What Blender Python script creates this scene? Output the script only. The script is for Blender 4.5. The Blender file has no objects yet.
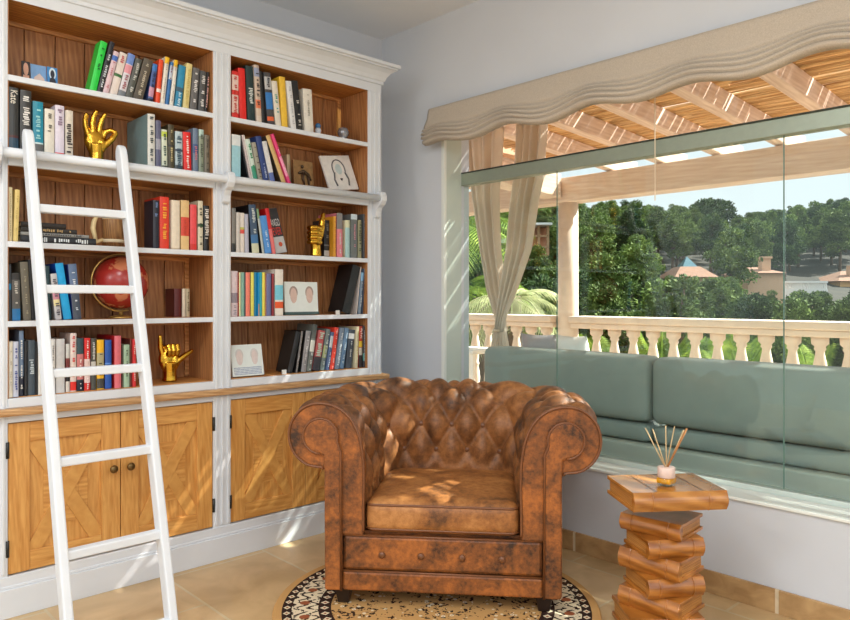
import bpy, bmesh, math, random
from math import sin, cos, pi, radians, sqrt, atan2
from mathutils import Vector, Matrix, Euler
S = bpy.context.scene
COL = S.collection
RND = random.Random(7)

# ---------------------------------------------------------------- camera geometry
FPX, YAW, HZ, CAMH, CAMX = 715.0, radians(46.8), 298.0, 1.1, 2.777
FW = (-sin(YAW), cos(YAW)); RT = (cos(YAW), sin(YAW))
def ray(u, v):
    return (FW[0]*FPX + RT[0]*(u-425), FW[1]*FPX + RT[1]*(u-425), HZ - v)
def on_x(u, v, x=0.0):
    r = ray(u, v); t = (x-CAMX)/r[0]; return Vector((x, t*r[1], CAMH+t*r[2]))
def on_y(u, v, y):
    r = ray(u, v); t = y/r[1]; return Vector((CAMX+t*r[0], y, CAMH+t*r[2]))
def on_z(u, v, z):
    r = ray(u, v); t = (z-CAMH)/r[2]; return Vector((CAMX+t*r[0], t*r[1], z))
def at_d(u, v, d):
    k = d/FPX; r = ray(u, v); return Vector((CAMX+k*r[0], k*r[1], CAMH+k*r[2]))
def proj(p):
    dx, dy = p[0]-CAMX, p[1]; Z = dx*FW[0]+dy*FW[1]
    return 425+FPX*(dx*RT[0]+dy*RT[1])/Z, HZ-FPX*(p[2]-CAMH)/Z, Z

# ---------------------------------------------------------------- materials
def lin(c):
    return tuple(((x/255)/12.92 if x/255 <= .04045 else ((x/255+.055)/1.055)**2.4) for x in c)
_mats = {}
def new_mat(name):
    m = bpy.data.materials.new(name); m.use_nodes = True
    nt = m.node_tree; b = nt.nodes.get('Principled BSDF')
    return m, nt, b
def mat(rgb, rough=.6, metal=0, var=.08, scale=40, bump=0, spec=.5, name=None):
    key = (tuple(rgb), rough, metal, var, scale, bump, spec)
    if key in _mats: return _mats[key]
    m, nt, b = new_mat(name or 'surface')
    c = lin(rgb)
    b.inputs['Roughness'].default_value = rough; b.inputs['Metallic'].default_value = metal
    b.inputs['Specular IOR Level'].default_value = spec
    if var or bump:
        tc = nt.nodes.new('ShaderNodeTexCoord'); n = nt.nodes.new('ShaderNodeTexNoise')
        n.inputs['Scale'].default_value = scale; n.inputs['Detail'].default_value = 4
        nt.links.new(tc.outputs['Object'], n.inputs['Vector'])
        r = nt.nodes.new('ShaderNodeValToRGB')
        r.color_ramp.elements[0].position = .3; r.color_ramp.elements[1].position = .7
        r.color_ramp.elements[0].color = tuple(x*(1-var) for x in c)+(1,)
        r.color_ramp.elements[1].color = tuple(min(1, x*(1+var)) for x in c)+(1,)
        nt.links.new(n.outputs['Fac'], r.inputs['Fac']); nt.links.new(r.outputs['Color'], b.inputs['Base Color'])
        if bump:
            bp = nt.nodes.new('ShaderNodeBump'); bp.inputs['Strength'].default_value = bump; bp.inputs['Distance'].default_value = .003
            nt.links.new(n.outputs['Fac'], bp.inputs['Height']); nt.links.new(bp.outputs['Normal'], b.inputs['Normal'])
    else:
        b.inputs['Base Color'].default_value = c+(1,)
    _mats[key] = m
    return m
def wood(name, c0, c1, stretch, rough=.45, scale=9, contrast=(.3, .7), rings=.25):
    m, nt, b = new_mat(name)
    N, L = nt.nodes.new, nt.links.new
    tc = N('ShaderNodeTexCoord'); mp = N('ShaderNodeMapping'); mp.inputs['Scale'].default_value = stretch
    n = N('ShaderNodeTexNoise'); n.inputs['Scale'].default_value = scale; n.inputs['Detail'].default_value = 6; n.inputs['Distortion'].default_value = .6
    w = N('ShaderNodeTexWave'); w.inputs['Scale'].default_value = scale*.45; w.inputs['Distortion'].default_value = 7; w.inputs['Detail'].default_value = 3; w.inputs['Detail Scale'].default_value = .8; w.bands_direction = 'DIAGONAL'
    mx = N('ShaderNodeMix'); mx.inputs['Factor'].default_value = rings
    r = N('ShaderNodeValToRGB')
    r.color_ramp.elements[0].position, r.color_ramp.elements[1].position = contrast
    r.color_ramp.elements[0].color = lin(c0)+(1,); r.color_ramp.elements[1].color = lin(c1)+(1,)
    L(tc.outputs['Object'], mp.inputs['Vector']); L(mp.outputs['Vector'], n.inputs['Vector']); L(mp.outputs['Vector'], w.inputs['Vector'])
    L(n.outputs['Fac'], mx.inputs[2]); L(w.outputs['Fac'], mx.inputs[3]); L(mx.outputs[0], r.inputs['Fac'])
    L(r.outputs['Color'], b.inputs['Base Color'])
    b.inputs['Roughness'].default_value = rough
    bp = N('ShaderNodeBump'); bp.inputs['Strength'].default_value = .15; bp.inputs['Distance'].default_value = .002
    L(n.outputs['Fac'], bp.inputs['Height']); L(bp.outputs['Normal'], b.inputs['Normal'])
    return m

# ---------------------------------------------------------------- mesh builder
class MB:
    def __init__(s): s.v = []; s.f = []; s.m = []
    def add(s, vs, fs, mi=0):
        o = len(s.v); s.v += [tuple(p) for p in vs]
        for f in fs: s.f.append(tuple(o+i for i in f)); s.m.append(mi)
        return s
    def box(s, x0, y0, z0, x1, y1, z1, mi=0):
        return s.add([(x0,y0,z0),(x1,y0,z0),(x1,y1,z0),(x0,y1,z0),(x0,y0,z1),(x1,y0,z1),(x1,y1,z1),(x0,y1,z1)],
                     [(0,3,2,1),(4,5,6,7),(0,1,5,4),(1,2,6,5),(2,3,7,6),(3,0,4,7)], mi)
    def bar(s, a, b, w, h, up=(0,0,1), mi=0):
        a, b = Vector(a), Vector(b); d = (b-a).normalized(); sx = d.cross(Vector(up)).normalized(); sz = sx.cross(d).normalized()
        vs = []
        for p in (a, b):
            for i, j in ((-1,-1),(1,-1),(1,1),(-1,1)): vs.append(p+sx*i*w/2+sz*j*h/2)
        return s.add(vs, [(0,3,2,1),(4,5,6,7),(0,1,5,4),(1,2,6,5),(2,3,7,6),(3,0,4,7)], mi)
    def tube(s, pts, r, n=8, mi=0, cap=True, closed=False):
        pts = [Vector(p) for p in pts]; m = len(pts)
        rs = r if isinstance(r, (list, tuple)) else [r]*m
        vs = []; up = None
        for i, p in enumerate(pts):
            if closed: d = pts[(i+1)%m]-pts[i-1]
            else: d = pts[min(i+1, m-1)]-pts[max(i-1, 0)]
            d = d.normalized() if d.length > 1e-9 else Vector((0,0,1))
            if up is None:
                up = Vector((0,0,1)) if abs(d.z) < .9 else Vector((1,0,0))
            a = d.cross(up); a = a.normalized() if a.length > 1e-6 else Vector((1,0,0)); b = a.cross(d).normalized(); up = b
            for k in range(n):
                t = 2*pi*k/n; vs.append(p+(a*cos(t)+b*sin(t))*rs[i])
        fs = []
        for i in range(m if closed else m-1):
            j = (i+1)%m
            for k in range(n):
                fs.append((i*n+k, i*n+(k+1)%n, j*n+(k+1)%n, j*n+k))
        if cap and not closed: fs += [tuple(range(n-1,-1,-1)), tuple((m-1)*n+k for k in range(n))]
        return s.add(vs, fs, mi)
    def lathe(s, prof, n=16, at=(0,0,0), mi=0):
        vs = []; fs = []; m = len(prof)
        for r, z in prof:
            for k in range(n):
                t = 2*pi*k/n; vs.append((at[0]+r*cos(t), at[1]+r*sin(t), at[2]+z))
        for i in range(m-1):
            for k in range(n): fs.append((i*n+k, i*n+(k+1)%n, (i+1)*n+(k+1)%n, (i+1)*n+k))
        fs += [tuple(range(n-1,-1,-1)), tuple((m-1)*n+k for k in range(n))]
        return s.add(vs, fs, mi)
    def prism(s, poly, f0, f1, mi=0):
        """poly: 2-D points; f0/f1 map a 2-D point to 3-D at the two ends."""
        n = len(poly); vs = [f0(*p) for p in poly]+[f1(*p) for p in poly]
        fs = [tuple(range(n-1,-1,-1)), tuple(range(n, 2*n))]+[(i, (i+1)%n, n+(i+1)%n, n+i) for i in range(n)]
        return s.add(vs, fs, mi)
    def grid(s, rows, mi=0, wrap=False):
        n = len(rows[0]); m = len(rows); vs = [p for r in rows for p in r]; fs = []
        for i in range(m-1):
            for k in range(n if wrap else n-1): fs.append((i*n+k, i*n+(k+1)%n, (i+1)*n+(k+1)%n, (i+1)*n+k))
        return s.add(vs, fs, mi)
    def ball(s, c, r, n=10, m=6, mi=0):
        rx, ry, rz = r if isinstance(r, (tuple, list)) else (r, r, r)
        rows = []
        for i in range(m+1):
            a = -pi/2+pi*i/m; ca = max(cos(a), .02)
            rows.append([(c[0]+rx*ca*cos(2*pi*k/n), c[1]+ry*ca*sin(2*pi*k/n), c[2]+rz*sin(a)) for k in range(n)])
        return s.grid(rows, mi, True)
    def rbox(s, c, h, r, puff=(0,0,0), n=10, mi=0):
        """rounded, slightly swollen pad; c centre, h half sizes, r corner radius"""
        for ax in range(3):
            for sg in (-1, 1):
                rows = []
                for i in range(n+1):
                    row = []
                    for j in range(n+1):
                        a = sin((-1+2*i/n)*pi/2); b = sin((-1+2*j/n)*pi/2)
                        p = [0,0,0]; p[ax] = sg; p[(ax+1)%3] = a; p[(ax+2)%3] = b
                        q = [p[k]*h[k] for k in range(3)]
                        core = [max(-(h[k]-r), min(h[k]-r, q[k])) for k in range(3)]
                        d = Vector([q[k]-core[k] for k in range(3)])
                        if d.length > 1e-9: d = d.normalized()*r
                        o = [core[k]+d[k] for k in range(3)]
                        for k in range(3):
                            u, w = o[(k+1)%3]/h[(k+1)%3], o[(k+2)%3]/h[(k+2)%3]
                            o[k] += puff[k]*(o[k]/h[k])*max(0, 1-u*u)*max(0, 1-w*w)
                        row.append((c[0]+o[0], c[1]+o[1], c[2]+o[2]))
                    rows.append(row if sg > 0 else row[::-1])
                s.grid(rows, mi)
        return s
    def xf(s, M, a=0):
        s.v = s.v[:a]+[tuple(M @ Vector(p)) for p in s.v[a:]]; return s
    def build(s, name, mats, parent=None, world=False, smooth=False, bevel=0, label=None, weld=False):
        me = bpy.data.meshes.new(name); me.from_pydata(s.v, [], s.f)
        if not isinstance(mats, (list, tuple)): mats = [mats]
        for m in mats: me.materials.append(m)
        me.polygons.foreach_set('material_index', s.m)
        if weld or smooth:
            bm = bmesh.new(); bm.from_mesh(me)
            if weld: bmesh.ops.remove_doubles(bm, verts=bm.verts, dist=1e-5)
            bmesh.ops.recalc_face_normals(bm, faces=bm.faces); bm.to_mesh(me); bm.free()
        if smooth: me.polygons.foreach_set('use_smooth', [True]*len(me.polygons))
        me.update()
        o = bpy.data.objects.new(name, me); COL.objects.link(o)
        if parent is not None:
            o.parent = parent
            if world: o.location = -Vector(parent.location)
        if bevel:
            b = o.modifiers.new('edge', 'BEVEL'); b.width = bevel; b.segments = 2; b.limit_method = 'ANGLE'; b.angle_limit = radians(40)
        if label: o['label'] = label
        return o
def tag(o, label=None, cat=None, group=None, kind=None):
    if label: o['label'] = label
    if cat: o['category'] = cat
    if group: o['group'] = group
    if kind: o['kind'] = kind
    return o
def thing(name, label, cat, loc=(0,0,0), rz=0, group=None, kind=None):
    o = bpy.data.objects.new(name, None); COL.objects.link(o)
    o.location = loc; o.rotation_euler = (0, 0, rz); o.empty_display_size = .05
    return tag(o, label, cat, group, kind)
def copy_tree(o, parent=None):
    c = o.copy(); COL.objects.link(c)
    if parent is not None: c.parent = parent
    for ch in list(o.children): copy_tree(ch, c)
    return c

# ---------------------------------------------------------------- shared materials
WHITE = mat((218,222,227), .45, var=.03, scale=6, name='white_paint')
WALLM = mat((206,210,216), .85, var=.025, scale=2.5, name='wall_plaster')
CEILM = mat((228,231,235), .9, var=.02, scale=2, name='ceiling_plaster')
OAK_V = wood('oak_upright', (190,128,60), (220,166,94), (9,9,.9), .4, rings=.10)
OAK_H = wood('oak_level', (190,128,60), (220,166,94), (9,.9,9), .4, rings=.10)
OAK_D = wood('oak_diagonal', (200,142,72), (216,162,90), (3,3,3), .4, rings=.08)
OAK_TOP = wood('oak_counter', (168,124,78), (206,164,116), (9,1,9), .45)
BACK_W = wood('shelf_back_wood', (146,94,54), (190,134,84), (8,8,.8), .5, rings=.2)
SHELF_W = wood('shelf_wood', (164,104,50), (204,144,78), (8,.8,8), .5)
BLACK = mat((28,26,25), .4, var=0, name='black_iron')
BRASS = mat((120,96,60), .35, .9, var=.05, name='aged_brass')
GOLD = mat((214,164,58), .24, 1.0, var=.05, scale=30, name='gold_leaf')
PAGES = mat((222,212,192), .9, var=.12, scale=300, name='page_edges')
# ================================================================ ROOM
WY, WT = 2.61, .19          # inner face of the window wall, its thickness
WX0, WX1, WZ0, WZ1 = .14, 3.55, .365, 2.02   # window opening
CZ = 2.57
def floor_mat():
    m, nt, b = new_mat('travertine_tiles'); N, L = nt.nodes.new, nt.links.new
    tc = N('ShaderNodeTexCoord'); mp = N('ShaderNodeMapping'); mp.inputs['Location'].default_value = (-.365, -.315, 0)
    br = N('ShaderNodeTexBrick'); br.offset = .5; br.squash = 1
    br.inputs['Scale'].default_value = 1; br.inputs['Brick Width'].default_value = .435*1.5; br.inputs['Row Height'].default_value = .435
    br.inputs['Mortar Size'].default_value = .006; br.inputs['Mortar Smooth'].default_value = .3
    br.inputs['Color1'].default_value = lin((220,190,146))+(1,); br.inputs['Color2'].default_value = lin((206,174,128))+(1,)
    br.inputs['Mortar'].default_value = lin((214,196,160))+(1,)
    n = N('ShaderNodeTexNoise'); n.inputs['Scale'].default_value = 5; n.inputs['Detail'].default_value = 8; n.inputs['Distortion'].default_value = .8
    r = N('ShaderNodeValToRGB'); r.color_ramp.elements[0].position = .3; r.color_ramp.elements[1].position = .72
    r.color_ramp.elements[0].color = (.62,.58,.5,1); r.color_ramp.elements[1].color = (1,1,1,1)
    mx = N('ShaderNodeMix'); mx.data_type = 'RGBA'; mx.blend_type = 'MULTIPLY'; mx.inputs[0].default_value = .8
    L(tc.outputs['Object'], mp.inputs[0]); L(mp.outputs[0], br.inputs['Vector']); L(tc.outputs['Object'], n.inputs['Vector'])
    L(n.outputs['Fac'], r.inputs[0]); L(br.outputs['Color'], mx.inputs[6]); L(r.outputs[0], mx.inputs[7]); L(mx.outputs[2], b.inputs['Base Color'])
    b.inputs['Roughness'].default_value = .38
    bp = N('ShaderNodeBump'); bp.inputs['Strength'].default_value = .3; bp.inputs['Distance'].default_value = .002; bp.invert = True
    L(br.outputs['Fac'], bp.inputs['Height']); L(bp.outputs[0], b.inputs['Normal'])
    return m
FLOORM = floor_mat()
def struct(name, mb, m, **k):
    return tag(mb.build(name, m, **k), kind='structure')
struct('floor', MB().box(-.5, -2.2, -.1, 4.6, WY+WT, 0), FLOORM)
struct('ceiling', MB().box(-.5, -2.2, CZ, 4.6, WY+WT, CZ+.12), CEILM)
struct('wall_left', MB().box(-.5, -2.2, 0, -.36, WY+WT, CZ), WALLM)
w = MB()
w.box(-.36, WY, 0, WX0, WY+WT, CZ); w.box(WX0, WY, 0, WX1, WY+WT, WZ0); w.box(WX0, WY, WZ1, WX1, WY+WT, CZ); w.box(WX1, WY, 0, 4.6, WY+WT, CZ)
struct('wall_window', w, WALLM)
# tiled skirting of the window wall: separate stone tiles with pale joints
BBM = wood('skirting_stone', (160,124,80), (194,158,110), (3,3,5), .5, scale=4, rings=0)
bb = MB(); jt = MB(); x = -.28
cuts = [-.36, .50, .956, 1.375, 1.800, 2.225, 2.65, 3.07, 3.5, 4.0, 4.6]
for a, b_ in zip(cuts, cuts[1:]): bb.box(a+.006, WY-.012, 0, b_-.006, WY-.0005, .083)
for c in cuts[1:-1]: jt.box(c-.006, WY-.0105, 0, c+.006, WY-.0005, .0825)
o = struct('baseboard_window', bb, BBM, bevel=.002)
jt.build('baseboard_joints', mat((214,196,164), .8, name='pale_grout'), o)
# ---- window: sill, reveal lining, header rail, sliding panes
SILLM = mat((232,236,230), .25, var=0, name='sill_white'); ALU = mat((150,160,144), .35, .3, var=.03, name='sage_aluminium')
REV = mat((196,206,196), .25, var=.03, scale=3, name='reveal_lining')
win = thing('window_1', None, None, (WX0, 2.76, WZ0)); win['kind'] = 'structure'
MB().box(WX0, WY-.012, WZ0, WX1, WY+WT+.01, WZ0+.012).build('window_sill', SILLM, win, True, bevel=.003)
MB().box(WX0, WY-.003, WZ0+.012, WX0+.006, 2.735, WZ1).build('window_reveal', REV, win, True)
MB().box(WX0-.012, WY-.006, WZ0+.012, WX0+.008, WY+.012, WZ1).build('window_trim', SILLM, win, True)
MB().box(WX0-.04, 2.735, 1.695, WX1, 2.79, 1.757).box(WX0-.04, 2.733, 1.7575, WX1, 2.792, 1.764, 1).build('window_header', [ALU, mat((60,66,58), .5, var=0)], win, True, bevel=.003)
MB().box(WX0, 2.735, WZ0+.012, WX1, 2.785, WZ0+.032).build('window_track', mat((205,216,208), .3, .2, var=0), win, True, bevel=.002)
def glass_mat(tint=(.925,.975,.962)):
    m = bpy.data.materials.new('green_glass'); m.use_nodes = True; nt = m.node_tree; nt.nodes.clear(); N, L = nt.nodes.new, nt.links.new
    out = N('ShaderNodeOutputMaterial'); t = N('ShaderNodeBsdfTransparent'); t.inputs[0].default_value = tint+(1,)
    g = N('ShaderNodeBsdfGlossy'); g.inputs['Roughness'].default_value = .01; g.inputs[0].default_value = (.9,1,.95,1)
    lw = N('ShaderNodeLayerWeight'); lw.inputs[0].default_value = .5; pw = N('ShaderNodeMath'); pw.operation = 'POWER'; pw.inputs[1].default_value = 5; fr = N('ShaderNodeMath'); fr.operation = 'MULTIPLY_ADD'; fr.inputs[1].default_value = .9; fr.inputs[2].default_value = .035; mx = N('ShaderNodeMixShader')
    L(lw.outputs['Facing'], pw.inputs[0]); L(pw.outputs[0], fr.inputs[0]); L(fr.outputs[0], mx.inputs[0]); L(t.outputs[0], mx.inputs[1]); L(g.outputs[0], mx.inputs[2]); L(mx.outputs[0], out.inputs[0])
    return m
GLASS = glass_mat(); EDGE = mat((96,128,116), .2, var=0, name='glass_edge')
for a, b_ in ((.112+.03, .752), (.752, 1.768), (1.768, 2.784), (2.784, WX1)):
    p = MB().box(a+.0025, 2.756, WZ0+.032, b_-.0025, 2.766, 1.700).build('window_pane', GLASS, win, True)
    MB().box(b_-.004, 2.7545, WZ0+.033, b_+.001, 2.7555, 1.695).build('pane_edge', EDGE, p, True)
    p.children[0].location = (0,0,0)

# ================================================================ BOOKCASE
BX = -.355; DB = -.235                       # carcass back, inner back panel
Y0, YL0, YL1, YR0, YR1, YE = .545, .638, 1.398, 1.477, 2.222, 2.304
SH = dict(floor=.755, low=1.020, third=1.296, mid=1.613, top=1.871)
bc = thing('bookcase', 'tall white painted built-in bookcase with oak doors and two open bays', 'bookcase', (-.17, 1.42, 0))
BATT = wood('batten_wood', (176,116,64), (214,156,96), (8,.8,8), .5)
def bpart(mb, name, m, bevel=.003, **k): return mb.build(name, m, bc, True, bevel=bevel, **k)
for a, b_, nm in ((Y0, YL0, 0), (YL1, YR0, 1), (YR1, YE, 2)):
    p = MB().box(BX, a, .139, 0, b_, 2.131)
    w_ = b_-a                                  # bead mouldings on the pilaster
    for q in (.16, .5, .84): p.box(0, a+w_*q-.005, .15, .006, a+w_*q+.005, 2.13)
    bpart(p, 'post', WHITE, .002)
for y0, y1 in ((YL0, YL1), (YR0, YR1)):
    p = MB(); n = 7; s = (y1-y0)/n
    for i in range(n): p.box(DB-.012, y0+i*s+.002, .74, DB, y0+(i+1)*s-.002, 2.135)
    p.box(DB-.02, y0, .74, DB-.012, y1, 2.135)
    bpart(p, 'back_panel', BACK_W, .002)
    for a in (y0-.0005, y1-.004): bpart(MB().box(DB, a, .75, -.006, a+.0045, 2.131), 'side_lining', BACK_W, 0)
    for k, z in SH.items():
        th = .02
        if k == 'floor':
            p = MB().box(DB, y0, z-.03, -.02, y1, z).box(-.02, y0, z-.034, .004, y1, z-.003, 1)
        elif k == 'mid':
            p = MB().box(DB, y0, z-.045, -.015, y1, z).box(-.015, y0, z-.055, .006, y1, z, 1)
        else:
            p = MB().box(DB, y0, z-th, -.012, y1, z).box(-.012, y0, z-th, 0, y1, z, 1)
        bpart(p, 'shelf', [SHELF_W, WHITE], .0015)
    for z in (1.0, 1.276, 1.568, 1.851, 2.132): bpart(MB().box(DB, y0+.004, z-.016, DB+.014, y1-.004, z), 'batten', BATT, .001)
    for y in (y0+.004, y1-.022): bpart(MB().box(DB, y, .76, DB+.013, y+.018, 2.13), 'corner_batten', BATT, .001)
    MBt = MB().box(DB, y0, 2.1325, -.004, y1, 2.142); bpart(MBt, 'top_board', SHELF_W, 0)
# cornice with mitred return
prof = [(0,2.130),(0,2.172),(.010,2.172),(.010,2.186),(.016,2.190),(.022,2.205),(.038,2.225),(.058,2.238),(.068,2.240),(.068,2.246),(.080,2.248),(.080,2.264),(-.355,2.264)]
rows = [[(x, Y0-.08, z) for x, z in prof], [(x, YE+.8*max(x,0), z) for x, z in prof], [(-.355, YE+.8*max(x,0), z) for x, z in prof]]
bpart(MB().grid(rows), 'cornice', WHITE, 0)
# ladder rail in front of the middle shelf, carried on scroll brackets
bpart(MB().tube([(.047, Y0-.05, 1.594), (.047, YE-.02, 1.594)], .0165, 14), 'ladder_rail', WHITE, 0, smooth=True)
def bracket(y):
    poly = [(0,1.50),(.012,1.497),(.022,1.505),(.026,1.53),(.038,1.55),(.058,1.562),(.07,1.58),(.072,1.605),(.062,1.622),(.044,1.628),(.02,1.62),(0,1.618)]
    return MB().prism(poly, lambda x, z: (x, y-.016, z), lambda x, z: (x, y+.016, z))
for y in ((Y0+YL0)/2, 1.4465, 2.268): bpart(bracket(y), 'bracket', WHITE, .003)
bpart(MB().box(BX, Y0-.06, .694, .030, 2.339, .719), 'counter', OAK_TOP, .006)
bpart(MB().box(BX, Y0-.06, .668, -.002, YE+.012, .694).box(BX, Y0-.06, .719, .003, YE, .726), 'counter_rail', WHITE, .002)
p = MB().box(BX, Y0-.06, 0, .003, YE+.004, .140).box(0, Y0-.06, 0, .012, YE+.012, .098).box(0, Y0-.06, .098, .006, YE+.008, .108)
bpart(p, 'plinth', WHITE, .002)
def door(y0, y1, knob_right, knob):
    z0, z1, x = .145, .665, -.004; st = .068
    dd = MB().box(x-.022, y0+.001, z0+.001, x-.013, y1-.001, z1-.001).build('door', OAK_V, bc, True)
    for a in (y0, y1-st): MB().box(x-.0222, a, z0, x, a+st, z1).build('door_stile', OAK_V, dd, bevel=.002)
    for a in (z0, z1-st): MB().box(x-.022, y0+st, a, x-.001, y1-st, a+st).build('door_rail', OAK_H, dd, bevel=.002)
    iy0, iy1, iz0, iz1 = y0+st, y1-st, z0+st, z1-st
    # recessed field in four mitred triangles with nested frames, then the diagonal cross boards
    cy, cz = (iy0+iy1)/2, (iz0+iz1)/2
    for k in (.62, .36):
        hy, hz = (iy1-iy0)/2*k, (iz1-iz0)/2*k
        MB().box(x-.013, cy-hy, cz-hz, x-.0105+.004*(.62-k), cy+hy, cz+hz).build('raised_field', OAK_H, dd, bevel=.003)
    hy, hz = (iy1-iy0)/2, (iz1-iz0)/2; wd = .05
    for sgn in (1, -1):
        L_ = sqrt(hy*hy+hz*hz); ny, nz = hz/L_*wd/2, hy/L_*wd/2
        # clipped to the opening
        a = [(cy-hy, cz-sgn*(hz-2*nz)), (cy-hy, cz-sgn*hz), (cy-hy+2*ny, cz-sgn*hz), (cy+hy, cz+sgn*(hz-2*nz)), (cy+hy, cz+sgn*hz), (cy+hy-2*ny, cz+sgn*hz)]
        if sgn < 0: a = a[::-1]
        e = .0005 if sgn > 0 else 0
        MB().prism(a, lambda yy, zz: (x-.013, yy, zz), lambda yy, zz, e=e: (x-.006+e, yy, zz)).build('cross_board', OAK_D, dd, bevel=.001)
    if knob:
        ky = (y1-.03) if knob_right else (y0+.03)
        kb = MB().lathe([(.006,0),(.006,.012),(.013,.016),(.0155,.022),(.013,.028),(.005,.031)], 14).xf(Matrix.Translation((x, ky, .456)) @ Matrix.Rotation(pi/2, 4, 'Y'))
        kb.build('knob', BRASS, dd, smooth=True, label='small round aged brass knob')
    hy_ = y0-.003 if knob_right else y1+.003
    for hz_ in (.235, .575):
        MB().tube([(x+.003, hy_, hz_-.028), (x+.003, hy_, hz_+.028)], .006, 8).build('hinge', BLACK, dd, smooth=True, label='black hinge')
for a in ((.640, 1.0185, True, True), (1.0215, 1.396, False, True), (1.479, 1.8535, True, True), (1.8565, 2.220, False, True)): door(*a)
# ================================================================ BOOKS
ORD = 'first second third fourth fifth sixth seventh eighth ninth tenth eleventh twelfth thirteenth fourteenth fifteenth sixteenth seventeenth eighteenth nineteenth twentieth'.split()
def bmat(c): return mat(c, .42, var=.06, scale=60)
def make_book(t, h, dp, cover, title=None, bands=(), txt=None, seed=0, tsize=.5, tpos=(.12, .88), side=None):
    """a closed hardback: spine towards +x at x=0, thickness along y, height z. Returns the cover object."""
    r = random.Random(seed); bt = min(.0025, t*.12); mats = [bmat(cover)]
    mb = MB()
    if side: mats.append(bmat(side))
    si = 1 if side else 0
    mb.box(-dp, 0, 0, -.002, bt, h, si).box(-dp, t-bt, 0, -.002, t, h, si)
    # rounded spine, cut into colour bands
    zs = [0, 1]; cols = {}
    for (a, b, c) in bands: zs += [a, b]
    zs = sorted(set(zs))
    n = 5
    for a, b in zip(zs, zs[1:]):
        c = next((q[2] for q in bands if q[0]-1e-6 <= a and b <= q[1]+1e-6), None); mi = 0
        if c is not None:
            m = bmat(c)
            if m not in mats: mats.append(m)
            mi = mats.index(m)
        bul = min(.003, t*.15)
        poly = [(-.004, 0)]+[(-.002+bul*sin(pi*i/n), t*i/n) for i in range(n+1)]+[(-.004, t)]
        mb.prism(poly, lambda x, y, a=a: (x, y, a*h), lambda x, y, b=b: (x, y, b*h), mi)
    o = mb.build('book', mats)
    MB().box(-dp+.003, bt, .002, -.004, t-bt, h-.002).build('page_block', PAGES, o)
    xx = .0016+min(.003, t*.15)*.8
    if txt:
        for (s, c, z0, z1) in txt:
            cu = bpy.data.curves.new('spine_text', 'FONT'); cu.body = s; cu.align_x = 'CENTER'; cu.align_y = 'CENTER'; cu.size = 1
            to = bpy.data.objects.new('tmp', cu); COL.objects.link(to); bpy.context.view_layer.update()
            me = bpy.data.meshes.new_from_object(to.evaluated_get(bpy.context.evaluated_depsgraph_get()))
            bpy.data.objects.remove(to)
            xs = [v.co.x for v in me.vertices]; ys = [v.co.y for v in me.vertices]; ww = max(xs)-min(xs); hh = max(ys)-min(ys)
            k = (z1-z0)*h/ww; k2 = min(k*1.3, t*.72/hh); cx, cyy = (max(xs)+min(xs))/2, (max(ys)+min(ys))/2
            for v in me.vertices: v.co = Vector((xx+.0006, t/2+(v.co.y-cyy)*k2, (z0+z1)/2*h-(v.co.x-cx)*k))
            me.materials.append(mat(c, .5, var=0)); ch = bpy.data.objects.new('spine_lettering', me); COL.objects.link(ch); ch.parent = o
    elif title:
        # worn lettering too small to read: short strokes along the spine
        q = MB(); z = tpos[1]*h; lo = tpos[0]*h; wd = t*tsize
        while z > lo:
            L_ = r.uniform(.003, .0065)
            if r.random() < .84:
                w0 = r.uniform(-.5, -.2)*wd; w1 = r.uniform(.2, .5)*wd
                q.box(xx-.0005, t/2+w0, z-L_, xx+.0003, t/2+w1, z)
            z -= L_+r.uniform(.0015, .004)
            if r.random() < .1: z -= .02
        if len(q.v) >= 32: q.build('spine_lettering', mat(title, .5, var=0), o)
    return o
XF = -.022
def quad(piv_right, yb0, yb1, z, t, h, a):
    c, s = cos(a), sin(a); py = yb1 if piv_right else yb0
    return [(py+(y-(t if piv_right else 0))*c+zz*s, z-(y-(t if piv_right else 0))*s+zz*c) for y, zz in ((0,0),(t,0),(t,h),(0,h))]
def clash(A, B):
    for P in (A, B):
        for i in range(4):
            ex, ey = P[(i+1)%4][0]-P[i][0], P[(i+1)%4][1]-P[i][1]; nx, ny = ey, -ex
            pa = [x*nx+y*ny for x, y in A]; pb = [x*nx+y*ny for x, y in B]
            if max(pa) <= min(pb)+1e-7 or max(pb) <= min(pa)+1e-7: return False
    return True
SHELF_NAMES = {}
book_no = [0]
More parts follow.
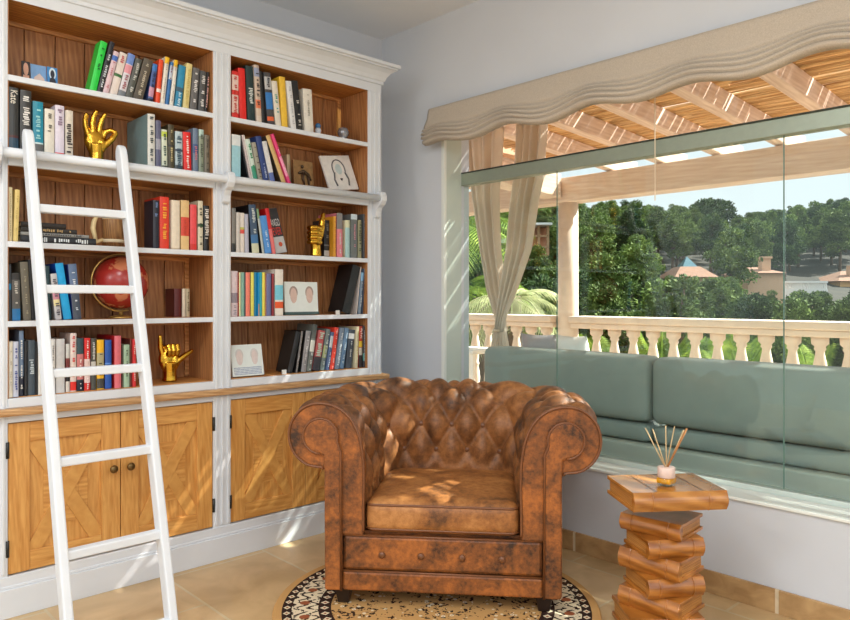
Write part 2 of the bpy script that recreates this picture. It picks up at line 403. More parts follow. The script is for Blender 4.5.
def row(shelf, sname, items, group):
    z = SH[shelf] - (.003 if False else 0)
    done = []; k = 0; lo, hi = (YL0, YL1) if 'left' in sname else (YR0, YR1)
    for it in items:
        ub0, ub1, ut, vt, cover, desc = it[:6]; kw = dict(it[6]) if len(it) > 6 else {}
        xf = kw.pop('x', XF+RND.uniform(-.006, .006)); dp = kw.pop('d', RND.uniform(.125, .165)); lab = kw.pop('label', None)
        yb0, yb1 = on_x(ub0, 300, xf).y, on_x(ub1, 300, xf).y
        pt = on_x(ut, vt, xf); dy = pt.y-yb0; hh = pt.z-z
        ang = atan2(dy, hh); h = sqrt(dy*dy+hh*hh)
        if abs(ang) <= .005: ang = 0
        yb0 = max(yb0, lo+.0058-min(0, h*sin(ang))); yb1 = min(yb1, hi-.0058-max(0, h*sin(ang)))
        for n_ in range(140):
            t = (yb1-yb0)*cos(ang)*.96
            Q = quad(ang > 0, yb0, yb1, z, t+.0012, h+.001, ang)
            if t < .0022 or not any(clash(Q, q) for q, x_, d_ in done if x_-d_ < xf+.006 and xf-dp < x_+.006): break
            yb0 += .0005
            if t < .006: yb1 += .0005
        done.append((Q, xf, dp))
        book_no[0] += 1
        o = make_book(t, h, dp, cover, seed=book_no[0], **kw)
        # turn about the lower corner that stays on the shelf
        if ang > 0:
            o.rotation_euler = (-ang, 0, 0); piv = Vector((0, t, 0)); base = Vector((xf, yb1-.0003, z+.0004))
        elif ang < 0:
            o.rotation_euler = (-ang, 0, 0); piv = Vector((0, 0, 0)); base = Vector((xf, yb0+.0003, z+.0004))
        else:
            piv = Vector((0, 0, 0)); base = Vector((xf, yb0+.0003, z+.0004))
        o.location = base - (o.rotation_euler.to_matrix() @ piv)
        tag(o, lab or f"{desc} book, {ORD[k]} from left on {sname}", 'book', group); k += 1
W=(224,220,212); OFF=(205,198,184); K=(34,33,34); DG=(66,66,66); GR=(110,106,100); LW=(215,212,206)
row('top', "the left bay's top shelf", [
 (89.0,96.4,100.4,41.6,(40,205,70),'lime green leaning',dict(d=.06,title=(20,90,35),tpos=(.45,.9),tsize=.45)),
 (96.9,102.2,110.0,42,(38,38,44),'black leaning',dict(title=(200,205,210),tsize=.55)),
 (102.4,108.4,113.7,51.8,(218,190,196),'pale pink and white',dict(bands=[(.78,.9,(70,110,190))],title=(190,120,130),tpos=(.1,.75))),
 (108.8,116.9,119.7,53,(226,214,205),'creamy white with green dot',dict(title=(190,90,90),tpos=(.78,.92),bands=[(.43,.5,(60,110,60))])),
 (117.3,124.7,128.2,54.2,(215,210,215),'blue topped pink and white',dict(bands=[(.76,1,(110,140,205)),(.55,.74,(222,150,160)),(0,.14,(120,125,130))],title=(150,80,90),tpos=(.2,.5))),
 (125.0,132.0,135.6,59,(84,86,80),'dark grey green with pale lettering',dict(title=(196,196,190))),
 (132.4,142.4,143.6,59.6,(88,80,68),'thick grey brown',dict(title=(200,190,170),tsize=.35)),
 (146.2,152.6,151.6,63.6,(70,92,150),'navy, blue and pink patterned',dict(bands=[(.82,1,(60,120,190)),(.15,.4,(205,150,170)),(0,.1,(30,36,60))],title=(30,40,70),tpos=(.4,.8))),
 (153.6,159.9,157.4,59.1,(226,72,30),'orange red',dict(bands=[(.26,.34,(240,225,215))],title=(235,215,205),tpos=(.04,.12))),
 (160.2,164.7,165.3,56.9,(228,222,208),'white, yellow topped (left of two)',dict(bands=[(.86,1,(240,190,30))],title=(160,150,140),tsize=.25)),
 (164.9,168.6,170.4,62,(50,110,170),'blue with pale top',dict(bands=[(.6,.92,(190,200,215))],title=(120,60,80),tpos=(.62,.9))),
 (168.8,173.3,173.8,59.7,(226,222,212),'white, yellow topped (right of two)',dict(bands=[(.85,1,(240,190,30))],title=(150,140,130),tsize=.25)),
 (174.0,181.2,178.9,65.3,(44,140,180),'teal blue',dict(bands=[(.38,.48,(60,90,110))],title=(200,225,232),tpos=(.06,.35))),
 (181.7,188.8,185.6,63,(222,206,140),'pale cream yellow',dict(title=(205,185,110))),
 (189.6,196.6,193.0,67.6,(100,98,98),'grey with white lettering',dict(title=(225,222,220),tsize=.6)),
 (197.0,204.4,199.4,70.4,(76,76,76),'charcoal with white lettering',dict(title=(215,212,208),tsize=.6)),
 (204.8,211.7,207.4,72,(28,26,28),'black with pink lettering',dict(title=(225,170,160),tsize=.65)),
], 'books on the left bay top shelf')
row('mid', "the left bay's second shelf", [
 (8.3,18.9,8.3,86.6,(44,44,42),'black, cream lettered, blue based',dict(bands=[(.03,.2,(38,70,90)),(.2,.24,(80,30,30))],txt=[('Kate',(222,216,200),.74,.95)],x=-.012)),
 (19.6,31.0,20.2,89.5,(52,50,47),'dark brown with white lettering',dict(title=(225,222,215),tpos=(.4,.9),tsize=.7,x=-.014)),
 (33.0,43.8,32.7,100.8,(28,136,160),'turquoise with grey foot',dict(bands=[(0,.19,(96,98,98)),(.19,.22,(200,220,220))],title=(150,205,205),tpos=(.28,.85))),
 (44.3,54.5,44.6,108.4,(222,214,198),'ivory with grey lettering',dict(title=(110,104,92),tpos=(.5,.9))),
 (55.2,64.6,55.4,104.8,(214,204,216),'lilac white with red foot',dict(bands=[(.015,.07,(214,50,50))],title=(140,120,140),tpos=(.62,.92))),
 (65.3,73.3,65.3,109.9,(216,206,190),'cream with black branch pattern',dict(title=(60,50,48),tsize=.8)),
 (147.7,155.2,147.7,113.5,(214,212,204),'big grey teal covered',dict(d=.212,x=-.006,side=(122,150,152),title=(70,80,84),tpos=(.1,.95),tsize=.5)),
 (155.7,161.2,155.7,120.1,(98,98,126),'grey purple',dict(bands=[(.4,.62,(160,160,175))])),
 (162.0,167.8,161.5,129.2,(206,212,190),'white and lime patterned',dict(bands=[(.82,.95,(190,205,70)),(0,.1,(60,70,64))],title=(70,90,80))),
 (168.6,174.6,168.2,124.3,(74,66,42),'dark olive',dict(bands=[(.52,.56,(30,28,22))],title=(190,176,130),tsize=.4)),
 (175.5,183.0,175.2,131,(180,196,200),'pale blue and black patterned',dict(bands=[(.0,.16,(70,76,80)),(.5,.56,(70,80,96))],title=(60,84,100),tsize=.7)),
 (184.0,191.9,182.9,131.6,(222,40,34),'bright red',dict(title=(245,225,215),tpos=(.06,.9),tsize=.35)),
 (193.0,198.5,193.0,128,(104,120,142),'slate blue',dict(bands=[(.45,.65,(60,84,130))],title=(200,120,130),tpos=(.3,.6))),
 (198.9,204.0,198.9,129.2,(134,144,124),'grey green',dict(bands=[(.85,1,(170,195,185))],title=(80,86,74))),
 (204.5,211.6,204.5,134.6,(116,108,92),'taupe',dict(title=(70,62,50),tsize=.4)),
], 'books on the left bay second shelf')
row('third', "the left bay's third shelf", [
 (8.1,12.5,8.1,187,(228,214,170),'cream upright',dict(title=(200,185,140),tsize=.3)),
 (13.0,18.2,15.0,189.5,(230,206,130),'pale yellow slightly leaning',dict(title=(205,180,110),tsize=.3)),
 (153.2,159.2,153.2,200,(28,28,42),'black with blue lines',dict(title=(110,130,170),tpos=(.55,.95),d=.09)),
 (159.8,169.4,159.8,196.5,(220,58,36),'thick red orange, yellow lettered',dict(title=(246,180,60),tpos=(.2,.95),tsize=.5)),
 (171.5,180.2,171.5,200,(226,212,190),'ivory white',dict(bands=[(.0,.03,(200,180,150))],d=.19)),
 (181.0,189.4,181.0,200,(222,186,128),'tan with red framed panel',dict(bands=[(.28,.66,(210,70,50)),(.31,.63,(228,200,160))],title=(190,70,50),tpos=(.34,.6),tsize=.35)),
 (190.2,197.0,190.2,204.4,(226,76,80),'coral red',dict(bands=[(0,.14,(210,50,40))],d=.18)),
 (198.0,203.2,198.0,200.7,(214,206,180),'cream and green patterned',dict(bands=[(.48,.54,(50,80,50))],title=(90,84,60),tsize=.6)),
 (204.0,211.4,204.0,205.5,(30,32,34),'black and white patterned',dict(title=(220,215,205),tpos=(.2,.92),tsize=.8)),
], 'books on the left bay third shelf')
row('low', "the left bay's fourth shelf", [
 (8.0,11.3,8.0,264.5,(60,64,70),'dark grey with blue mark',dict(bands=[(.55,.66,(50,140,190))])),
 (11.8,20.8,11.2,273,(92,90,86),'grey with blue foot',dict(bands=[(0,.25,(40,120,180)),(.86,1,(50,48,46))],title=(200,195,185),tpos=(.3,.82))),
 (23.2,31.8,19.4,262,(104,98,84),'grey brown leaning',dict(title=(150,142,120),tsize=.3)),
 (32.2,35.2,28.2,259.7,(26,25,26),'thin black',dict()),
 (46.5,51.4,44.6,266,(36,62,66),'dark teal',dict()),
 (52.0,62.2,46.6,273.8,(196,194,196),'white, pink and yellow patterned',dict(bands=[(.3,.44,(226,214,160)),(.44,.6,(205,140,160))],title=(84,80,90),tsize=.7)),
 (63.0,72.2,54.2,263.5,(24,160,218),'bright cyan',dict(side=(20,80,180))),
 (73.4,82.0,68.0,264.2,(92,112,142),'slate blue with white lettering',dict(bands=[(.0,.5,(70,78,92))],title=(215,220,225),tpos=(.15,.85),tsize=.4,side=(40,60,140))),
 (174.4,182.0,174.4,288.7,(92,30,28),'small dark red',dict(d=.09,x=-.13)),
 (182.4,185.9,182.4,288.7,(226,214,192),'small cream white',dict(d=.09,x=-.13)),
 (186.3,190.0,186.3,288.7,(196,182,150),'small beige patterned',dict(d=.09,x=-.13,title=(130,116,90),tsize=.6)),
], 'books on the left bay fourth shelf')
row('floor', "the left bay's lowest shelf", [
 (8.2,13.0,8.2,341.8,(222,216,200),'ivory',dict(title=(170,160,140),tsize=.25,x=-.012)),
 (13.2,18.7,13.2,341.8,(196,200,216),'white blue with blue lettering',dict(title=(80,90,150),tsize=.5,x=-.012)),
 (19.2,23.8,19.2,331,(110,130,158),'tall blue white',dict(bands=[(.0,.3,(40,44,60))],title=(220,220,215))),
 (24.0,27.6,24.0,341,(28,28,32),'black',dict()),
 (27.9,35.2,27.9,340.5,(66,78,88),'dark slate with pale lettering',dict(title=(190,200,205),tpos=(.4,.65),tsize=.7)),
 (35.4,37.8,35.4,342,(30,30,34),'thin black',dict()),
 (38.2,42.5,38.2,343,(224,220,212),'thin white, ladder hidden',dict()),
 (50.6,55.4,50.6,339.2,(222,220,216),'thin white beside the ladder',dict(title=(120,120,120),tsize=.3)),
 (56.0,65.0,56.0,339.2,(206,205,204),'pale grey white',dict()),
 (65.8,69.9,65.8,344,(120,50,48),'white topped dark red',dict(bands=[(.7,1,(205,205,200)),(0,.22,(220,210,200)),(.22,.45,(40,36,38))])),
 (70.3,76.6,70.3,333.4,(226,208,200),'white, red lettered, red footed',dict(bands=[(.02,.17,(220,44,36))],title=(214,80,76),tpos=(.25,.95),tsize=.5)),
 (77.0,83.9,77.0,338.5,(46,70,76),'dark teal with red and white',dict(bands=[(.0,.2,(26,32,48)),(.22,.7,(200,120,120))],title=(235,228,220),tpos=(.02,.6),tsize=.3)),
 (84.5,90.5,84.5,338.3,(210,36,34),'red and white',dict(bands=[(.15,.6,(226,200,196))],title=(240,230,222),tpos=(.05,.95),tsize=.3)),
 (91.0,96.2,91.0,338.5,(78,78,72),'grey with white square',dict(bands=[(.36,.55,(200,198,190))],title=(210,205,195),tpos=(.6,.92))),
 (97.0,104.2,97.0,340.2,(236,180,30),'yellow and dark grey',dict(bands=[(.45,.74,(180,170,130)),(.02,.22,(70,68,66))],title=(60,56,40),tpos=(.3,.72),tsize=.7)),
 (105.0,111.8,105.0,340.2,(34,84,168),'royal blue',dict(bands=[(.5,.53,(90,140,210))],side=(60,30,60))),
 (114.6,121.4,114.6,336,(224,112,122),'rose pink',dict(side=(196,34,44),d=.19)),
 (123.8,129.8,123.8,345,(168,196,168),'pale green',dict(title=(60,80,60),tsize=.35)),
 (130.2,131.8,130.2,339.5,(110,60,50),'thin red brown',dict()),
 (132.2,136.2,132.2,339.5,(212,46,50),'red',dict(title=(235,200,190),tsize=.4)),
], 'books on the left bay lowest shelf')
row('top', "the right bay's top shelf", [
 (232,238.8,232,70.5,(222,46,40),'red with white label',dict(bands=[(.12,.5,(236,205,195)),(.6,.92,(236,205,195))],title=(200,60,50))),
 (239.8,247,238,67.5,(226,40,34),'plain red',dict()),
 (248,255.6,245.6,65.3,(34,56,56),'dark green with white lettering',dict(title=(215,220,215),tpos=(.3,.6),tsize=.6)),
 (256,262.2,252.9,64.3,(206,186,168),'beige multicoloured',dict(bands=[(.8,.95,(150,160,190)),(.25,.4,(220,120,80)),(.0,.12,(210,196,180))],title=(60,50,50),tsize=.7)),
 (262.5,266.4,259,71,(26,26,26),'thin black',dict()),
 (266.6,275,262.4,71.8,(72,70,72),'dark grey with blue panel',dict(bands=[(.3,.62,(50,120,190)),(.08,.16,(226,100,50)),(.68,.92,(190,190,190))],title=(60,60,64),tpos=(.7,.9))),
 (276,281.8,271.5,80.8,(224,216,200),'cream with teal leaf pattern',dict(title=(60,150,140),tpos=(.2,.7),tsize=.5)),
 (282.2,288.3,279.2,76.3,(234,190,60),'yellow',dict(side=(236,196,50))),
 (288.9,296.8,283.7,80.2,(222,222,222),'white with pale lettering',dict(title=(180,184,190),tsize=.4)),
 (297.2,303.2,292,80.4,(30,30,30),'black and white',dict(title=(215,210,200),tpos=(.05,.6),tsize=.5)),
 (305,314.2,302.8,88.3,(226,220,208),'thick ivory',dict(title=(160,154,140),tpos=(.4,.9),tsize=.25)),
], 'books on the right bay top shelf')
row('mid', "the right bay's second shelf", [
 (231.8,241,231.6,134,(158,205,216),'light blue and white',dict(bands=[(.75,1,(220,225,225))],x=-.014)),
 (241.4,243.6,232.5,133.5,(30,30,34),'thin black leaning',dict()),
 (243.9,249.2,235,133.8,(222,206,204),'pale pink white leaning',dict(title=(170,120,120),tsize=.3)),
 (249.5,252.6,240.4,134.6,(226,222,215),'thin white leaning',dict()),
 (252.9,258.4,244.5,139,(206,220,208),'white with green stripe',dict(bands=[(.0,.35,(60,150,120))],title=(50,140,90),tsize=.6)),
 (258.9,263.5,251.5,142.5,(160,156,140),'grey patterned leaning',dict(title=(90,70,60),tsize=.7)),
 (264,269.8,255.6,136.3,(40,62,120),'navy blue leaning',dict(title=(180,190,215),tpos=(.05,.4),tsize=.3)),
 (270.2,276,261.2,141.4,(214,212,210),'white leaning',dict(bands=[(.0,.25,(90,110,170))])),
 (282.5,287.2,265.8,135.7,(206,172,112),'tan leaning',dict(side=(70,58,50))),
 (287.5,292.2,269.4,134,(226,64,120),'bright pink leaning',dict(bands=[(.17,.55,(240,150,180))],title=(250,220,230),tpos=(.2,.7),tsize=.25)),
], 'books on the right bay second shelf')
row('third', "the right bay's third shelf", [
 (231.9,236,231.9,208,(128,124,118),'grey',dict(bands=[(0,.2,(36,36,36))],x=-.014)),
 (236.4,240.2,236.4,212.3,(206,198,190),'pale grey',dict()),
 (240.4,244.8,240.2,212.8,(224,214,204),'white with red mark',dict(bands=[(.48,.58,(220,80,70)),(.58,.64,(190,190,90))])),
 (245.2,249.2,244.6,214,(176,176,192),'lilac grey',dict()),
 (249.8,259.6,246,204.4,(60,80,104),'black and pale blue',dict(bands=[(.0,.2,(200,200,170)),(.2,.38,(60,110,160))],title=(200,208,206),tpos=(.4,.92),tsize=.5,side=(24,24,28),d=.19)),
 (260,264.8,254,208.6,(176,182,176),'grey and green',dict(bands=[(.78,1,(120,150,110))],side=(26,28,28))),
 (265.3,272.2,259.8,216,(78,140,206),'sky blue',dict(title=(190,212,235),tpos=(.1,.6),tsize=.3)),
 (272.6,276.4,265.2,208.6,(204,24,28),'red leaning',dict(bands=[(.0,.55,(222,110,110))],side=(190,24,26),d=.18)),
 (324.4,329.8,324.4,220,(34,33,34),'black with white foot',dict(d=.10,x=-.050,bands=[(.03,.18,(196,190,184)),(.3,.34,(110,110,110))],title=(120,116,110),tpos=(.5,.9))),
 (331,336.2,331,216,(222,156,40),'amber orange',dict(title=(190,120,30),tsize=.3)),
 (336.9,342.9,336.9,213,(222,130,140),'pink with grey top',dict(bands=[(.64,1,(130,128,128))],title=(205,205,205),tpos=(.1,.6),tsize=.3)),
 (345.4,350.2,345.4,220,(214,214,180),'cream and aqua',dict(bands=[(.0,.8,(170,205,205))])),
 (351,357.6,351,214,(104,110,110),'pink lettered grey, white topped',dict(bands=[(.88,1,(200,214,222))],title=(222,150,160),tpos=(.25,.8),tsize=.25)),
 (358,361.8,358,220,(150,150,118),'olive patterned',dict(title=(70,76,60),tsize=.7)),
 (363.7,369.6,363.7,214,(90,94,98),'charcoal grey',dict(title=(190,150,150),tpos=(.4,.92),tsize=.3)),
], 'books on the right bay third shelf')
row('low', "the right bay's fourth shelf", [
 (231.4,238,231.4,271,(222,206,210),'pinkish white',dict(bands=[(.3,.52,(150,140,150))],title=(170,160,170),tpos=(.05,.25))),
 (238.5,241,238.5,272.4,(214,220,170),'thin pale lime',dict(side=(190,50,40))),
 (241.3,244.6,241.3,272.4,(140,186,168),'sage green',dict()),
 (245.3,250.3,245.3,272.4,(240,130,108),'coral',dict(side=(110,110,120))),
 (250.8,254.2,250.8,272.4,(232,222,100),'yellow (left of two)',dict(side=(190,60,40))),
 (254.4,257.2,254.4,272.4,(30,130,170),'petrol blue',dict()),
 (257.4,259.6,257.4,272.4,(20,150,215),'azure with beige foot',dict(bands=[(0,.28,(190,160,150))])),
 (259.8,262.2,259.8,272.4,(40,170,180),'turquoise',dict()),
 (262.4,265.2,262.4,272.4,(236,220,90),'yellow (right of two)',dict()),
 (266.6,271.4,266.6,273.6,(104,108,150),'violet grey',dict(side=(220,160,140))),
 (271.9,274.2,271.9,273.6,(150,44,52),'thin dark red',dict()),
 (275.2,283.6,275.2,269.3,(230,222,210),'tall white, aqua and orange banded',dict(bands=[(.34,.66,(120,200,220)),(.16,.3,(228,90,40))],d=.19)),
 (341.5,349.9,352.5,267,(26,25,26),'black leaning',dict(d=.12)),
 (351.6,353.6,356.2,266.8,(206,196,190),'thin pinkish white leaning',dict()),
 (354.4,361,357.6,272.6,(120,138,156),'grey blue with light top',dict(bands=[(.8,1,(130,180,220))],title=(205,210,214),tpos=(.1,.75))),
 (363,368,364.6,268.7,(84,102,126),'slate blue with pale lettering',dict(bands=[(.9,1,(120,170,215))],title=(190,196,205),tsize=.3)),
], 'books on the right bay fourth shelf')
row('floor', "the right bay's lowest shelf", [
 (287,292.2,296.0,332.6,(34,32,32),'black leaning',dict(side=(40,36,33),d=.10)),
 (292.6,297.6,298.5,331.5,(122,116,112),'mid grey leaning',dict(title=(180,174,168),tsize=.3,side=(26,25,26))),
 (300.9,306.2,306.0,331.5,(146,142,142),'light grey leaning',dict(title=(200,198,196),tsize=.4,side=(30,30,30))),
 (306.6,311.4,313.0,325,(110,116,110),'tall dark green and white leaning',dict(bands=[(.42,.66,(215,215,205)),(.7,1,(80,84,80))],title=(210,210,205),tpos=(.05,.4))),
 (312,319,318.6,331.5,(190,92,92),'red and mint leaning',dict(bands=[(0,.34,(60,56,62))],title=(190,215,195),tpos=(.36,.95),tsize=.8)),
 (320.2,324.5,326.6,329.7,(110,122,120),'grey green leaning',dict(bands=[(.3,.6,(160,170,120))],title=(200,205,200))),
 (325,329.2,330.3,332.7,(84,104,140),'denim blue leaning',dict(bands=[(.6,.9,(200,205,205))],title=(190,200,214))),
 (329.7,334,334.8,328,(222,66,48),'tomato red leaning',dict(title=(240,190,180),tpos=(.05,.95),tsize=.3)),
 (334.8,339.2,340.4,328.6,(120,134,150),'pale slate leaning',dict(title=(205,212,216),tsize=.5)),
 (339.6,343.9,345,328.5,(104,134,164),'dusty blue leaning',dict(title=(190,205,215),tsize=.4)),
 (344.3,351.6,348.2,330.3,(66,72,82),'charcoal with white emblem',dict(bands=[(.76,.9,(205,205,205))],title=(200,200,196),tpos=(.2,.7),tsize=.25)),
 (352.4,357.9,354,326.8,(214,204,170),'cream with gold edge',dict(bands=[(0,.12,(200,190,160))],title=(190,170,90),tsize=.3)),
 (358.3,362.4,358.6,326.3,(184,60,36),'red, yellow and black patterned',dict(bands=[(.5,.64,(226,190,50)),(0,.3,(50,40,40)),(.3,.48,(205,195,180))],title=(235,200,190),tpos=(.66,.95),tsize=.7)),
 (363,367.2,363,325.6,(60,58,62),'dark with teal mark',dict(bands=[(.16,.34,(90,160,150))],title=(170,168,170),tsize=.6)),
], 'books on the right bay lowest shelf')
# flat pile on the third shelf of the left bay
def flat(u0, u1, v0, v1, cover, desc, title=None, dp=.15):
    a = on_x(u0, v1, -.03); b = on_x(u1, v1, -.03); z0, z1 = on_x(u1, v1, -.03).z, on_x(u1, v0, -.03).z
    book_no[0] += 1
    t = PILE[1]; o = make_book(t, (b.y-a.y), dp, cover, title=title, seed=book_no[0], tsize=.7)
    o.rotation_euler = (-pi/2, 0, 0)            # height runs along +y, thickness along -z
    o.location = (-.03+RND.uniform(-.004, .004), a.y, PILE[0]+t+.0004); PILE[0] += t+.0006
    tag(o, desc, 'book', 'flat books piled on the left bay third shelf')
PILE = [SH['third'], .026]
flat(20.5, 96, 237, 244.5, (40,42,46), 'black book with white lettering at the bottom of the flat pile', (220,225,225), .19)
PILE[1] = .011; flat(20.5, 89, 234, 237, (150,150,146), 'thin grey book, second from bottom of the flat pile', (90,90,90), .17)
PILE[1] = .017; flat(21, 77, 229, 234, (46,42,40), 'black book with gold lettering, second from top of the flat pile', (190,160,110))
PILE[1] = .018; flat(21, 66, 223, 229, (38,32,30), 'dark brown book on top of the flat pile', None, .14)
# book shown front-on, leaning back at the end of the right bay's third-shelf row
z = SH['third']; c0 = on_x(277.5, 255, -.035); c1 = on_x(291.5, 255, -.035); ct = on_x(270.8, 208, -.06)
wd, hg = c1.y-c0.y, ct.z-z-.003
o = MB().box(-.018, 0, 0, 0, wd, hg).box(0, .002, 0, .0006, wd-.002, hg*.36, 1).build('book', [bmat((58,58,62)), bmat((196,198,200))])
o.rotation_euler = (radians(10), radians(-9), radians(8)); o.location = (-.060, c0.y+.003, z+.005)
tag(o, "dark book with red and white title, front cover facing out, right bay's third shelf", 'book', 'books on the right bay third shelf')
MB().box(-.016, .002, .002, -.002, wd-.002, hg+.0008).build('page_block', PAGES, o)
def cover_text(s, c, z0, z1):
    cu = bpy.data.curves.new('t', 'FONT'); cu.body = s; cu.align_x = 'CENTER'; cu.align_y = 'CENTER'
    to = bpy.data.objects.new('tmp', cu); COL.objects.link(to); bpy.context.view_layer.update()
    me = bpy.data.meshes.new_from_object(to.evaluated_get(bpy.context.evaluated_depsgraph_get())); bpy.data.objects.remove(to)
    xs = [v.co.x for v in me.vertices]; ys = [v.co.y for v in me.vertices]
    kx = wd*.84/(max(xs)-min(xs)); ky = (z1-z0)*hg/(max(ys)-min(ys)); cx, cy_ = (max(xs)+min(xs))/2, (max(ys)+min(ys))/2
    for v in me.vertices: v.co = Vector((.0012, wd/2+(v.co.x-cx)*kx, (z0+z1)/2*hg+(v.co.y-cy_)*ky))
    me.materials.append(mat(c, .5, var=0)); ch = bpy.data.objects.new('cover_lettering', me); COL.objects.link(ch); ch.parent = o
cover_text('RANGO', (225,225,225), .60, .76); cover_text('FEVER', (215,60,48), .40, .57)
MB().lathe([(.011,0),(.011,.0008)], 16).xf(Matrix.Translation((.0004, wd*.6, hg*.19)) @ Matrix.Rotation(pi/2, 4, 'Y')).build('cover_emblem', mat((205,90,60), .5, var=0), o)
# ================================================================ ORNAMENTS ON THE SHELVES
FAT = [1]
def capsule(mb, pts, rs, n=12):
    if FAT[0] != 1: rs = [r*FAT[0] for r in rs]
    mb.tube(pts, rs, n)
    for p, r in ((pts[0], rs[0]), (pts[-1], rs[-1])): mb.ball(p, r*.99, n, 6)
def hand(name, label, loc, rz, build, scale=1.0):
    mb = MB(); FAT[0] = 1.02 if build is thumb_hand else 1.2; build(mb); FAT[0] = 1
    o = mb.xf(Matrix.Scale(scale, 4)).build(name, GOLD, smooth=True)
    o.location = (loc[0], loc[1], loc[2]+.0012); o.rotation_euler = (0, 0, rz)
    r = o.modifiers.new('fuse', 'REMESH'); r.mode = 'VOXEL'; r.voxel_size = .0021*scale; r.use_smooth_shade = True
    s = o.modifiers.new('soft', 'SMOOTH'); s.factor = .5; s.iterations = 5
    return tag(o, label, 'sculpture', 'golden hand sculptures')
def palm(mb, lean=0):
    mb.tube([(0,0,.002),(0,0,.02),(0,0,.04),(0,-.001,.075)], [.029,.0265,.0265,.030], 16)
    mb.ball((-.002,-.002,.088), (.021,.042,.048), 18, 12)
    mb.ball((.000,-.014,.078), (.020,.024,.042), 14, 8); mb.ball((.006,.018,.074), (.020,.018,.034), 14, 8)
# local frame: +x to the room, +y image right, z up
def ok_hand(mb):
    palm(mb)
    capsule(mb, [(0,-.031,.112),(.001,-.041,.142),(.004,-.043,.166),(.010,-.039,.186)], [.0095,.0088,.0078,.0065])   # little
    capsule(mb, [(0,-.012,.122),(0,-.014,.158),(.003,-.010,.184),(.010,-.002,.203)], [.0105,.0095,.0085,.007])     # ring
    capsule(mb, [(0,.010,.120),(0,.015,.154),(.004,.021,.178),(.010,.030,.196)], [.0105,.0095,.0085,.007])      # middle
    capsule(mb, [(0,.024,.106),(.004,.034,.130),(.010,.052,.138),(.016,.068,.132)], [.0105,.0098,.0088,.007])       # index bends to the thumb
    capsule(mb, [(.006,.012,.062),(.012,.036,.082),(.016,.056,.104),(.017,.070,.126)], [.0135,.0115,.0100,.0075])   # thumb
def shaka_hand(mb):
    palm(mb)
    capsule(mb, [(0,-.028,.108),(0,-.036,.135),(.002,-.038,.158),(.003,-.039,.178)], [.010,.009,.008,.0065])
    for k, y in enumerate((-.011, .006, .022)):
        capsule(mb, [(0,y,.116),(.004,y,.138),(.022,y,.140),(.027,y,.122),(.020,y,.108)], [.0100,.0098,.0095,.009,.008])
    capsule(mb, [(.008,.012,.062),(.014,.034,.084),(.014,.062,.102),(.012,.086,.116)], [.0135,.0105,.009,.0065])
def thumb_hand(mb):
    mb.tube([(0,.002,0),(0,.002,.03),(0,.0,.055)], [.024,.021,.021], 14)
    mb.ball((0,0,.082), (.024,.030,.040), 16, 10)
    for k, z in enumerate((.056, .0755, .095, .1145)):
        capsule(mb, [(-.004,.020,z),(.018,.012,z),(.026,-.012,z+.001),(.020,-.032,z),(.002,-.034,z)], [.0095,.0098,.0098,.0095,.0085])
    capsule(mb, [(.006,.016,.086),(.010,.024,.118),(.008,.028,.146),(.004,.037,.174)], [.017,.0135,.0125,.009])
p = on_x(97, 157, -.075); hand('hand_sculpture', 'golden hand making an OK ring, on the left bay second shelf', (-.085, p.y, SH['mid']), 0, ok_hand, .98)
p = on_x(170.5, 381, -.09); hand('hand_sculpture', 'golden hand with little finger and thumb stretched out, on the left bay lowest shelf', (-.10, p.y, SH['floor']), 0, shaka_hand, 1.05)
p = on_x(315.3, 255, -.03); hand('hand_sculpture', 'golden thumbs up hand on the right bay third shelf', (-.030, p.y, SH['third']), 0, thumb_hand, 1.14)
# globe
gc = on_x(120.5, 285, -.105); z = SH['low']
g = thing('globe', 'red globe on a brass stand behind the ladder', 'globe', (-.100, gc.y, z+.0008))
R_ = .104; cz = .140
sph = MB().ball((0,0,cz), R_, 32, 20).build('globe_ball', None or mat((150,40,34), .3, var=.0, name='globe_red'), g, smooth=True)
m, nt, b = new_mat('globe_map'); N, L = nt.nodes.new, nt.links.new
tc = N('ShaderNodeTexCoord'); n = N('ShaderNodeTexNoise'); n.inputs['Scale'].default_value = 11; n.inputs['Detail'].default_value = 6
r = N('ShaderNodeValToRGB'); r.color_ramp.elements[0].position = .53; r.color_ramp.elements[0].color = lin((158,44,38))+(1,); r.color_ramp.elements[1].position = .56; r.color_ramp.elements[1].color = lin((196,120,84))+(1,)
L(tc.outputs['Object'], n.inputs['Vector']); L(n.outputs['Fac'], r.inputs[0]); L(r.outputs[0], b.inputs['Base Color']); b.inputs['Roughness'].default_value = .25
sph.data.materials[0] = m
BR = mat((206,168,96), .3, .85, var=.05, name='bright_brass')
rr = R_+.008
MB().tube([(0, -rr*sin(radians(a))*1.0, cz+rr*cos(radians(a))) for a in range(-15, 196, 7)], .0036, 8).build('meridian', BR, g, smooth=True)
MB().lathe([(.045,0),(.045,.004),(.040,.008),(.012,.012),(.007,.02),(.007,cz-rr)], 20).build('stand', BR, g, smooth=True)
